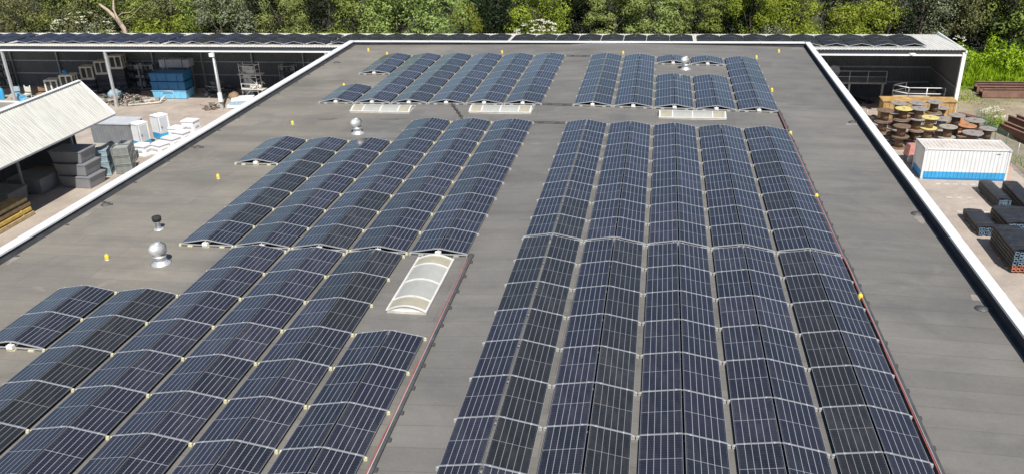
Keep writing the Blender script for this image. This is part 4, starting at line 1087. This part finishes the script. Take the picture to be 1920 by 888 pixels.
for i, (x, y, n_, top, core, lb) in enumerate(stacks):
    for k in range(n_):
        w_ = {0: 'bottom drum of ', n_-1: 'topmost drum of '}.get(k, 'middle drum of ')
        if n_ == 1: w_ = ''
        rr = .70 if i not in (10, 14) else .8
        last = k == n_-1
        drum(w_+lb if n_ > 1 else lb+' lying at the right end behind the others', x+random.uniform(-.05, .05), y+random.uniform(-.05, .05), G+.955*k+.005, rr*random.uniform(.94, 1.03), .945,
             top if last else random.choice(['drum_grey', 'drum_brown', 'drum_pale']), core, i*3+k, 0)
# loading dock with white rails under the shed's right end
t = thing('loading_dock', 'concrete loading platform with white handrails at the right end of the shed', 'platform', (21.4, 80.9, G))
m = MB(); m.add([(0, 0, 0), (4.9, 0, 0), (4.9, 3.6, 0), (1.4, 3.6, 0), (0, 0, 1.6), (4.9, 0, 1.6), (4.9, 3.6, 1.6), (1.4, 3.6, 1.6)], [(0, 3, 2, 1), (4, 5, 6, 7), (0, 1, 5, 4), (1, 2, 6, 5), (2, 3, 7, 6), (3, 0, 4, 7)]); m.build('platform', 'dirty_white', t)
m = MB()
def rail_(m, a, b, n_, h=1.1):
    a, b = Vector(a), Vector(b)
    for i in range(n_+1):
        p_ = a+(b-a)*i/n_; m.tube([p_, p_+Vector((0, 0, h))], .045, 6)
    for z in (h, h*.5): m.tube([a+Vector((0, 0, z)), b+Vector((0, 0, z))], .04, 6)
rail_(m, (1.6, .15, 1.6), (4.75, .15, 1.6), 2); m.build('handrail', 'white_metal', t)
m = MB(); rail_(m, (.5, 1.2, 1.6), (1.9, 2.3, 1.6), 1); rail_(m, (.5, 1.2, 1.6), (1.6, .15, 1.6), 1); m.build('handrail', 'white_metal', t)
t = thing('mezzanine', 'dark steel mezzanine deck with handrail inside the right part of the shed', 'mezzanine', (12.0, 84.9, G))
m = MB(); m.box((4.8, 1.3, 2.1), (10.4, 2.4, .16)); m.build('deck', 'steel_frame', t)
m = MB(); rail_(m, (-.3, .15, 2.18), (9.9, .15, 2.18), 6); m.build('handrail', 'galvanised', t)
for x in (.2, 3.4, 6.6, 9.7): MB().box((x, .3, 1.0), (.18, .18, 2.0)).build('column', 'galvanised', t)
for i, x in enumerate((15.0, 17.2)):
    t = thing('wall_fan', ['left', 'right'][i]+' round pale fan wheel on the mezzanine in the shade', 'fan', (x, 86.3, G+2.2)); 
    MB().lathe((0, 0, .75), [(.55, -.1), (.62, 0), (.55, .1), (.2, .16), (.001, .18)], 18, 0, Matrix.Rotation(math.pi/2, 3, 'X')).build('wheel', 'grey_light', t)
    MB().box((0, 0, .12), (.8, .6, .24)).build('foot', 'steel_frame', t)
heap('scrap_heap', 'dark jumble of goods under the mezzanine in the shed', 'scrap', 17, 85.8, 4.0, 1.4, 1.7, 110, ['dark_junk', 'dark_junk'], 9, (.4, 1.4))
t = thing('gas_cage', 'cream framed machine standing at the shed front next to the warehouse corner', 'machine', (17.0, 80.0, G), .1)
m = MB()
for x in (-.75, .75):
    for y in (-.5, .5): m.tube([(x, y, 0), (x, y, 1.9)], .05, 6)
for z in (.1, 1.0, 1.9):
    for y in (-.5, .5): m.tube([(-.75, y, z), (.75, y, z)], .045, 6)
    for x in (-.75, .75): m.tube([(x, -.5, z), (x, .5, z)], .045, 6)
m.tube([(.75, -.5, .1), (.75, .5, 1.0)], .03, 6); m.build('frame', 'cream_paint', t)
m = MB(); m.box((0, 0, .9), (1.2, .8, 1.4)); m.build('machine_body', 'mesh_grey', t)
t = thing('wire_cage', 'small wire cage trolley on the ground beside the yellow container', 'cage', (18.75, 79.6, G), .1)
m = MB()
for x in (-.45, .45):
    for y in (-.35, .35): m.tube([(x, y, 0), (x, y, 1.1)], .03, 6)
for z in (.15, .6, 1.1):
    for y in (-.35, .35): m.tube([(-.45, y, z), (.45, y, z)], .025, 6)
    for x in (-.45, .45): m.tube([(x, -.35, z), (x, .35, z)], .025, 6)
m.build('frame', 'galvanised', t); MB().box((0, 0, .13), (.9, .7, .04)).build('tray', 'galvanised', t)
heap('scrap_heap', 'grey rubble in front of the yellow container by the warehouse edge', 'rubble', 19.6, 79.9, 1.1, .8, .35, 40, ['junk', 'dirty_white'], 12, (.2, .6))
heap('scrap_heap', 'red and white odds and ends at the foot of the left cable drums', 'scrap', 18.2, 71.6, .9, 1.2, .5, 36, ['pink_faded', 'junk', 'dirty_white', 'rust'], 13, (.2, .6))
# rusty troughs and beams beyond the fence
def trough(label, x, y, z, rz, L, Wd=.9, H=.8):
    t = thing('rusty_beam', label, 'steel beam', (x, y, z), rz, 'rusty steel beams beyond the fence')
    m = MB(); m.box((0, -Wd/2, H/2), (L, .07, H)); m.box((0, Wd/2, H/2), (L, .07, H)); m.box((0, 0, H*.5), (L-.02, Wd-.08, .07)); m.build('web', 'rust', t)
    m = MB()
    for s in (-1, 1):
        m.box((0, s*Wd/2, H+.025), (L, .26, .05)); m.box((0, s*Wd/2, -.0), (L, .26, .05))
    m.build('flange', 'rust', t)
    m = MB()
    for k in range(4): m.box((-L/2+L*(k+.5)/4, random.uniform(-.2, .2), H*.56), (.12, .1, .06))
    m.build('bolt', 'dirty_white', t)
trough('front one of two long rusty beams on the bare ground at upper right', 36.6, 88.6, G+.1, .03, 9.5)
trough('rear one of two long rusty beams on the bare ground at upper right', 36.9, 90.6, G+.1, .02, 9.8)
trough('rusty beam slanting away from the fence at the right edge, left one of two', 31.0, 73.5, G+.1, -1.25, 7.5, .8, .7)
trough('rusty beam slanting away from the fence at the right edge, right one of two', 32.4, 74.7, G+.15, -1.25, 7.5, .8, .9)
m = MB(); m.box((0, 0, .12), (4.5, .25, .22)); m.box((-.6, .5, .1), (3.2, .2, .2), 0, .15); o = m.build('rusty_girder', 'rust', None, (29.0, 79.9, G)); o.rotation_euler = (0, 0, -1.1); tag(o, 'thin rusty girders on the earth right of the cable drums', 'girder')
# mesh fence
t = thing('mesh_fence', 'green wire mesh fence with steel posts along the right side of the yard', 'fence', (27.9, 48, G))
for k in range(13):
    MB().tube([(0.02*k, k*2.5, 0), (.02*k, k*2.5, 1.75)], .028, 8).build('post', 'fence_green' if k != 8 else 'galvanised', t)
    if k < 12:
        m = MB(); y0 = k*2.5
        for j in range(24): m.box((.02*k+.01, y0+.05+j*.1, .88), (.006, .006, 1.66))
        for z in [.08+.2*q_ for q_ in range(9)]: m.box((.02*k+.012, y0+1.25, z), (.01, 2.42, .010))
        m.build('mesh_panel', 'fence_green', t)

# ------------------------------------------------------------------ trees and shrubs
def crown_mesh(name, seed, rx, rz_, lobes, leaf, flat=1.0, zc=0, dens=1.0, lr=(.8, 1.45), droop=0, qmin=.45):
    rg = np.random.default_rng(seed); V_, F_ = [], []
    C_ = []
    for i in range(lobes):
        u = rg.normal(size=3); u /= np.linalg.norm(u); q_ = rg.uniform(qmin, 1.0)**.6
        C_.append((u*np.array([rx, rx, rz_])*q_, rg.uniform(*lr)))
    tot = 0
    for c, r_ in C_:
        n_ = int(dens*4*math.pi*r_*r_/(leaf*leaf)*.62)
        u = rg.normal(size=(n_, 3)); u /= np.linalg.norm(u, axis=1)[:, None]
        rad = r_*rg.uniform(.6, 1.1, n_)**.6
        # uneven lump surface
        wob = 1+.22*np.sin(u[:, 0]*5+c[0])+.18*np.sin(u[:, 1]*6+c[1]*2)+.15*np.sin(u[:, 2]*7)
        p = c+u*(rad*wob)[:, None]*np.array([1, 1, flat])
        nrm = u*1.0+rg.normal(size=(n_, 3))*.33+np.array([0, 0, .25-droop]); nrm /= np.linalg.norm(nrm, axis=1)[:, None]
        a = np.cross(nrm, rg.normal(size=(n_, 3))); a /= np.linalg.norm(a, axis=1)[:, None]; b = np.cross(nrm, a)
        s = leaf*rg.uniform(.55, 1.15, n_)[:, None]
        a *= s*.62; b *= s*.42
        q4 = np.stack([p-a, p-b*.9, p+a, p+b*.9], 1).reshape(-1, 3)
        V_.append(q4); F_.append(np.arange(tot, tot+4*n_).reshape(-1, 4)); tot += 4*n_
    V_ = np.concatenate(V_); V_[:, 2] += zc
    F_ = np.concatenate(F_)
    me = bpy.data.meshes.new(name); me.from_pydata(V_.tolist(), [], F_.tolist()); me.update()
    me.materials.append(MATS['leaf_mid'])
    return me
def trunk_mesh(seed, H, r0, spread, n_limb=7):
    rg = random.Random(seed); m = MB()
    pts = [Vector((0, 0, 0))]
    for i in range(5): pts.append(pts[-1]+Vector((rg.uniform(-.2, .2), rg.uniform(-.2, .2), H/5)))
    m.tube(pts, [r0*(1-.15*i) for i in range(6)], 9)
    for k in range(n_limb):
        a = k*2.4+rg.uniform(0, 1); b = pts[2+k % 3]
        e = b+Vector((math.cos(a)*spread*.6, math.sin(a)*spread*.6, H*rg.uniform(.15, .35)))
        mid = (b+e)/2+Vector((0, 0, -.2)); m.tube([b, mid, e], [r0*.42, r0*.28, r0*.1], 6)
    return m.mesh('trunk', ['bark'])
round_ = [crown_mesh('crown', 10+i, 3.5, 4.5, 30, .23, .85, 0, 1.35, (.8, 1.75), 0, .72) for i in range(4)]
loose_ = [crown_mesh('crown', 30+i, 3.4, 5.0, 38, .22, .9, 0, .62, (.6, 1.3)) for i in range(2)]
layer_ = [crown_mesh('crown', 50+i, 3.7, 5.2, 56, .22, .45, 0, 1.2, (.7, 1.4), .1, .6) for i in range(3)]
bush_ = [crown_mesh('foliage', 70+i, 2.2, 1.5, 26, .19, .9, 0, 1.1, (.6, 1.0)) for i in range(3)]
trunks_ = [trunk_mesh(90+i, 7.0, .28, 3.4) for i in range(3)]
rt = random.Random(21)
def tree(label, x, y, kind, leafm, zc, s, grp, sz=1.0):
    t = thing('tree', label, 'tree', (x, y, G), rt.uniform(0, 6.28), grp)
    pool = {'round': round_, 'loose': loose_, 'layer': layer_}[kind]
    tr_ = link('trunk', rt.choice(trunks_), t); tr_.scale = (s, s, (zc+1)/7.0)
    c = link('crown', rt.choice(pool), t, (0, 0, zc)); c.scale = (s, s, s*sz)
    c.material_slots[0].link = 'OBJECT'; c.material_slots[0].material = MATS[leafm]
    return t
gt = 'trees along the edge of the wood'
TL = [  # x, y, kind, leaf, crown centre height, scale, label
 (-83.5, 95, 'round', 'leaf_olive', 6.0, 1.0, 'pale olive tree at the left edge of the wood'),
 (-78.0, 94, 'round', 'leaf_olive', 5.4, .95, 'olive tree second from the left edge, behind the shed'),
 (-73.6, 95.5, 'loose', 'leaf_mid', 6.2, 1.0, 'loose green tree right of the two olive ones at upper left'),
 (-69.5, 94, 'loose', 'leaf_olive', 5.2, .95, 'thin olive tree left of the dead trunk'),
 (-65.2, 96, 'round', 'leaf_mid', 6.0, 1.0, 'mid green tree directly behind the dead trunk'),
 (-59.5, 97, 'loose', 'leaf_olive', 7.4, 1.0, 'sparse olive tree rising behind the bright round bush'),
 (-54.2, 96.5, 'round', 'leaf_mid', 7.4, 1.0, 'green tree between the bright round bush and the grey-green tree'),
 (-51.2, 93.5, 'round', 'leaf_grey', 5.4, .95, 'grey-green willow-like tree right of the bright round bush'),
 (-47.2, 97.5, 'round', 'leaf_shaded', 6.4, .9, 'dark tree in the gap right of the grey-green tree'),
 (-43.4, 93.8, 'round', 'leaf_light', 6.6, .75, 'narrow light green tree left of the two low bushes'),
 (-39.0, 97.0, 'loose', 'leaf_shaded', 7.0, 1.05, 'dark loose tree standing behind the low green bushes'),
 (-34.6, 95.0, 'round', 'leaf_mid', 6.4, .95, 'mid green tree left of the big light green crowns'),
 (-29.6, 93.8, 'round', 'leaf_light', 5.6, 1.05, 'big round light green crown, left one of the pair near the middle'),
 (-24.6, 93.6, 'round', 'leaf_light', 5.4, 1.05, 'big round light green crown, right one of the pair near the middle'),
 (-21.4, 92.6, 'loose', 'leaf_yellow', 6.4, .55, 'slim yellow-green tree right of the pair of big crowns'),
 (-18.2, 96.0, 'round', 'leaf_shaded', 6.4, 1.0, 'dark tree left of the white flowering bush'),
 (-13.6, 94.6, 'round', 'leaf_bright', 7.0, .9, 'bright green tree above the white flowering bush'),
 (-9.0, 98.5, 'round', 'leaf_shaded', 6.0, .9, 'very dark tree in the gap right of the flowering bush'),
 (-5.0, 94.4, 'layer', 'leaf_light', 5.8, .9, 'layered pale green tree, leftmost of three drooping ones'),
 (-.4, 93.4, 'layer', 'leaf_light', 5.6, .95, 'layered pale green tree, middle of three drooping ones'),
 (3.6, 94.4, 'layer', 'leaf_mid', 5.4, .85, 'layered green tree, rightmost of three drooping ones'),
 (7.2, 97.5, 'round', 'leaf_shaded', 6.6, .9, 'dark tree right of the drooping trees'),
 (9.8, 94.6, 'round', 'leaf_bright', 7.6, .65, 'bright tree with a high crown right of the drooping trees'),
 (13.8, 95.4, 'round', 'leaf_bright', 6.4, .85, 'bright green tree left of the wide bright thicket'),
 (18.0, 93.4, 'round', 'leaf_bright', 4.6, .95, 'broad bright green tree above the right part of the shed, left one'),
 (22.0, 93.2, 'round', 'leaf_bright', 4.4, .85, 'broad bright green tree above the right part of the shed, right one'),
 (25.2, 99.5, 'loose', 'leaf_shaded', 7.5, 1.0, 'dark tree above the right end of the shed roof'),
 (28.4, 99.5, 'loose', 'leaf_grey', 6.8, .95, 'grey-green tree beyond the right corner of the shed'),
 (32.4, 102.5, 'round', 'leaf_olive', 7.6, .85, 'olive tree above the long grass at upper right'),
 (35.4, 104.5, 'round', 'leaf_shaded', 6.4, .95, 'dark tree above the long grass at upper right'),
 (38.6, 102.5, 'round', 'leaf_mid', 7.2, .9, 'green tree at the upper right corner of the picture'),
 (42.6, 99.5, 'round', 'leaf_mid', 6.4, 1.0, 'green tree just outside the upper right corner'),
]
for (x, y, k, lf, zc, s, lb) in TL: tree(lb, x, y, k, lf, zc, s, gt)
land = ['pale olive tree', 'second olive tree', 'loose green tree', 'dead trunk', 'bright round bush', 'grey-green tree', 'narrow light green tree', 'low green bushes', 'pair of big crowns', 'slim yellow-green tree', 'white flowering bush', 'leftmost drooping tree', 'rightmost drooping tree', 'bright high crown', 'broad bright trees', 'shed end', 'long grass', 'upper right corner']
xx = [-84, -78, -72.5, -67, -61.5, -56, -50, -44.5, -37, -31, -25, -19, -13, -7, -1, 5, 11, 17]
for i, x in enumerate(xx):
    tree(f'shade-coloured tree of the back row deep in the wood, {ORD[i]} from the left', x, 106+rt.uniform(-1.5, 2), 'round', 'leaf_shaded', 6.2, 1.15, 'back row of trees in the wood')
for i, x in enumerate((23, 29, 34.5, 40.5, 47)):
    tree(f'shade-coloured tree of the back row at the right, {ORD[i]} from the shed end', x, 106+rt.uniform(-1.5, 2), 'round', 'leaf_shaded', 6.0, 1.15, 'back row of trees in the wood')
def shrub(label, x, y, lf, zc, s, sz=1.0, flowers=0, grp='shrubs behind the shed', sd=0):
    if y > 88 and x < 28: y = max(y, 88.5+3.15*s)
    t = thing('shrub', label, 'shrub', (x, y, G), rt.uniform(0, 6.28), grp)
    c = link('foliage', bush_[sd % 3], t, (0, 0, zc)); c.scale = (s, s, s*sz)
    c.material_slots[0].link = 'OBJECT'; c.material_slots[0].material = MATS[lf]
    m = MB()
    for k in range(5):
        a = k*1.26; m.tube([(0, 0, 0), (math.cos(a)*.25*s, math.sin(a)*.25*s, zc*.5), (math.cos(a)*1.2*s, math.sin(a)*1.2*s, zc)], [.09, .07, .03], 6)
    m.build('stem', 'bark', t)
    if flowers:
        rg = random.Random(flowers); m = MB()
        for k in range(flowers):
            u = Vector((rg.gauss(0, 1), rg.gauss(0, 1), abs(rg.gauss(0, 1))+.2)).normalized(); p_ = Vector((u.x*2.9*s, u.y*2.9*s, zc+u.z*2.3*s*sz)); fs = .55+.45*min(1, s)
            for j in range(7):
                q_ = p_+Vector((rg.gauss(0, .14*fs), rg.gauss(0, .14*fs), rg.gauss(0, .05)))
                m.box(q_, (.11*fs, .11*fs, .03), 0, rg.uniform(0, 3))
        m.build('flower', 'petal', t)['kind'] = 'stuff'
    return t
shrub('big bright yellow-green round bush right of the dead trunk, behind the shed', -58.6, 93.6, 'leaf_bright', 4.4, 1.6, 1.15, 0, 'shrubs behind the shed', 0)
shrub('olive bush with pale blossom at upper left, left of the dead trunk', -69.0, 91.2, 'leaf_grey', 4.6, 1.3, 1.1, 60, 'shrubs behind the shed', 1)
shrub('small green bush at the foot of the dead trunk', -64.9, 90.8, 'leaf_mid', 4.4, .8, 1.2, 0, 'shrubs behind the shed', 2)
shrub('low green bush behind the shed, left one of the two left of the warehouse corner', -41.4, 90.9, 'leaf_light', 4.2, 1.1, 1.15, 0, 'shrubs behind the shed', 0)
shrub('low bright bush behind the shed, right one of the two left of the warehouse corner', -37.6, 90.9, 'leaf_bright', 4.3, 1.0, 1.15, 0, 'shrubs behind the shed', 1)
shrub('small yellow-green bush behind the far left corner of the warehouse', -33.6, 90.6, 'leaf_yellow', 4.4, .7, 1.2, 0, 'shrubs behind the shed', 2)
shrub('white flowering bush behind the shed near the middle of the picture', -13.0, 90.9, 'leaf_mid', 4.6, 1.0, 1.05, 75, 'shrubs behind the shed', 2)
shrub('low grey-green bush behind the shed between dark gap and drooping trees', -7.0, 91.2, 'leaf_olive', 3.9, .8, 1, 0, 'shrubs behind the shed', 0)
shrub('dull grey bush below the bright high crown', 11.2, 91.6, 'leaf_grey', 5.0, .95, 1.1, 0, 'shrubs behind the shed', 1)
shrub('bright green bush just behind the right part of the shed roof, left one', 14.6, 91.0, 'leaf_bright', 4.5, 1.1, 1.1, 0, 'shrubs behind the shed', 2)
shrub('bright green bush just behind the right part of the shed roof, right one', 19.6, 90.8, 'leaf_bright', 4.2, 1.1, 1.1, 0, 'shrubs behind the shed', 0)
shrub('leafy bush with small white flowers at the right corner of the shed', 29.4, 91.6, 'leaf_mid', 3.2, .8, 1.2, 12, 'shrubs at the right', 1)
shrub('lime green bush in the long grass, right of the shed corner', 31.6, 97.6, 'grass_blade', 1.6, 1.0, 1, 0, 'shrubs at the right', 2)
shrub('sunlit bush beyond the long grass at upper right', 36.4, 98.2, 'grass_blade', 1.8, 1.1, 1.1, 0, 'shrubs at the right', 0)
shrub('elder bush with flat white flower heads growing at the mesh fence', 29.0, 76.6, 'leaf_bright', 1.1, .36, 1.3, 15, 'shrubs at the right', 1)
shrub('small leafy shrub at the right picture edge by the fence post', 29.3, 63.2, 'leaf_bright', .8, .5, 1, 0, 'shrubs at the right', 2)
# dead trunk
t = thing('dead_tree', 'pale dead forked trunk leaning left behind the shed roof', 'dead tree', (-61.4, 90.2, G))
m = MB()
m.tube([(0, 0, 0), (-.1, 0, 4.5), (-.35, 0, 6.4), (-.9, 0, 7.4), (-1.9, .1, 8.4), (-2.9, .2, 9.1)], [.42, .36, .30, .24, .19, .13], 9)
m.tube([(-.35, 0, 6.3), (-.85, -.1, 7.6), (-1.0, -.1, 8.6), (-.85, 0, 9.6)], [.26, .2, .15, .07], 8)
m.build('trunk', 'dead_wood', t)
m = MB()
m.tube([(-1.0, 0, 7.6), (-.2, .1, 8.1), (.8, .1, 8.2), (1.6, .1, 8.7)], [.06, .05, .035, .015], 6)
m.tube([(-.9, 0, 7.5), (-1.5, .1, 7.6), (-2.4, 0, 7.4)], [.06, .045, .02], 6); m.tube([(-.6, 0, 7.2), (.9, .1, 7.7), (2.4, .1, 8.9)], [.05, .04, .015], 6)
m.build('branch', 'dead_wood', t)

# long grass, undergrowth
def blades(name, label, x0, x1, y0, y1, n_, h, mat_, seed, wd=.08, shape=None):
    rg = np.random.default_rng(seed); X = rg.uniform(x0, x1, n_); Y = rg.uniform(y0, y1, n_)
    if shape is not None:
        k = shape(X, Y, rg.random(n_)); X, Y = X[k], Y[k]; n_ = len(X)
    H = h*rg.uniform(.5, 1.2, n_)*(.65+.5*np.sin(X*.9)*np.sin(Y*1.3+1)); a = rg.uniform(0, 6.28, n_)
    dx, dy = np.cos(a)*wd, np.sin(a)*wd; lx, ly = rg.normal(0, .22, n_)*H, rg.normal(0, .22, n_)*H
    z = np.full(n_, G)
    q4 = np.stack([np.stack([X-dx, Y-dy, z], 1), np.stack([X+dx, Y+dy, z], 1), np.stack([X+dx*.7+lx, Y+dy*.7+ly, z+H], 1), np.stack([X-dx*.3+lx, Y-dy*.3+ly, z+H*.9], 1)], 1).reshape(-1, 3)
    me = bpy.data.meshes.new(name); me.from_pydata(q4.tolist(), [], np.arange(4*n_).reshape(-1, 4).tolist()); me.materials.append(MATS[mat_])
    o = link(name, me); tag(o, label, 'grass', None, 'stuff'); return o
blades('long_grass', 'bright long grass between the shed end and the trees', 27.2, 48, 92.6, 103, 30000, 1.5, 'grass_blade', 1, .08, lambda X, Y, r_: (Y > 92.4+.9*np.sin(X*.7)+(X-27)*.07) | (r_ < .08))
blades('short_grass', 'sparse short grass on the bare ground beside the shed', 27.3, 36, 84, 93, 6000, .16, 'grass_blade', 2, .05, lambda X, Y, r_: r_ < np.clip((Y-83)/9, 0, 1)*np.clip((35-X)/6, .15, 1))
blades('fence_grass', 'green weeds along the mesh fence at the right edge', 28.2, 31.5, 56, 70, 2600, .4, 'grass_blade', 3, .05, lambda X, Y, r_: r_ < np.clip((70-Y)/8, 0, 1))
blades('undergrowth', 'rough undergrowth at the foot of the trees behind the shed', -92, 27, 88.6, 96, 12000, 1.4, 'leaf_shaded', 4, .12)

scene.render.engine = 'CYCLES'
scene.cycles.max_bounces = 6
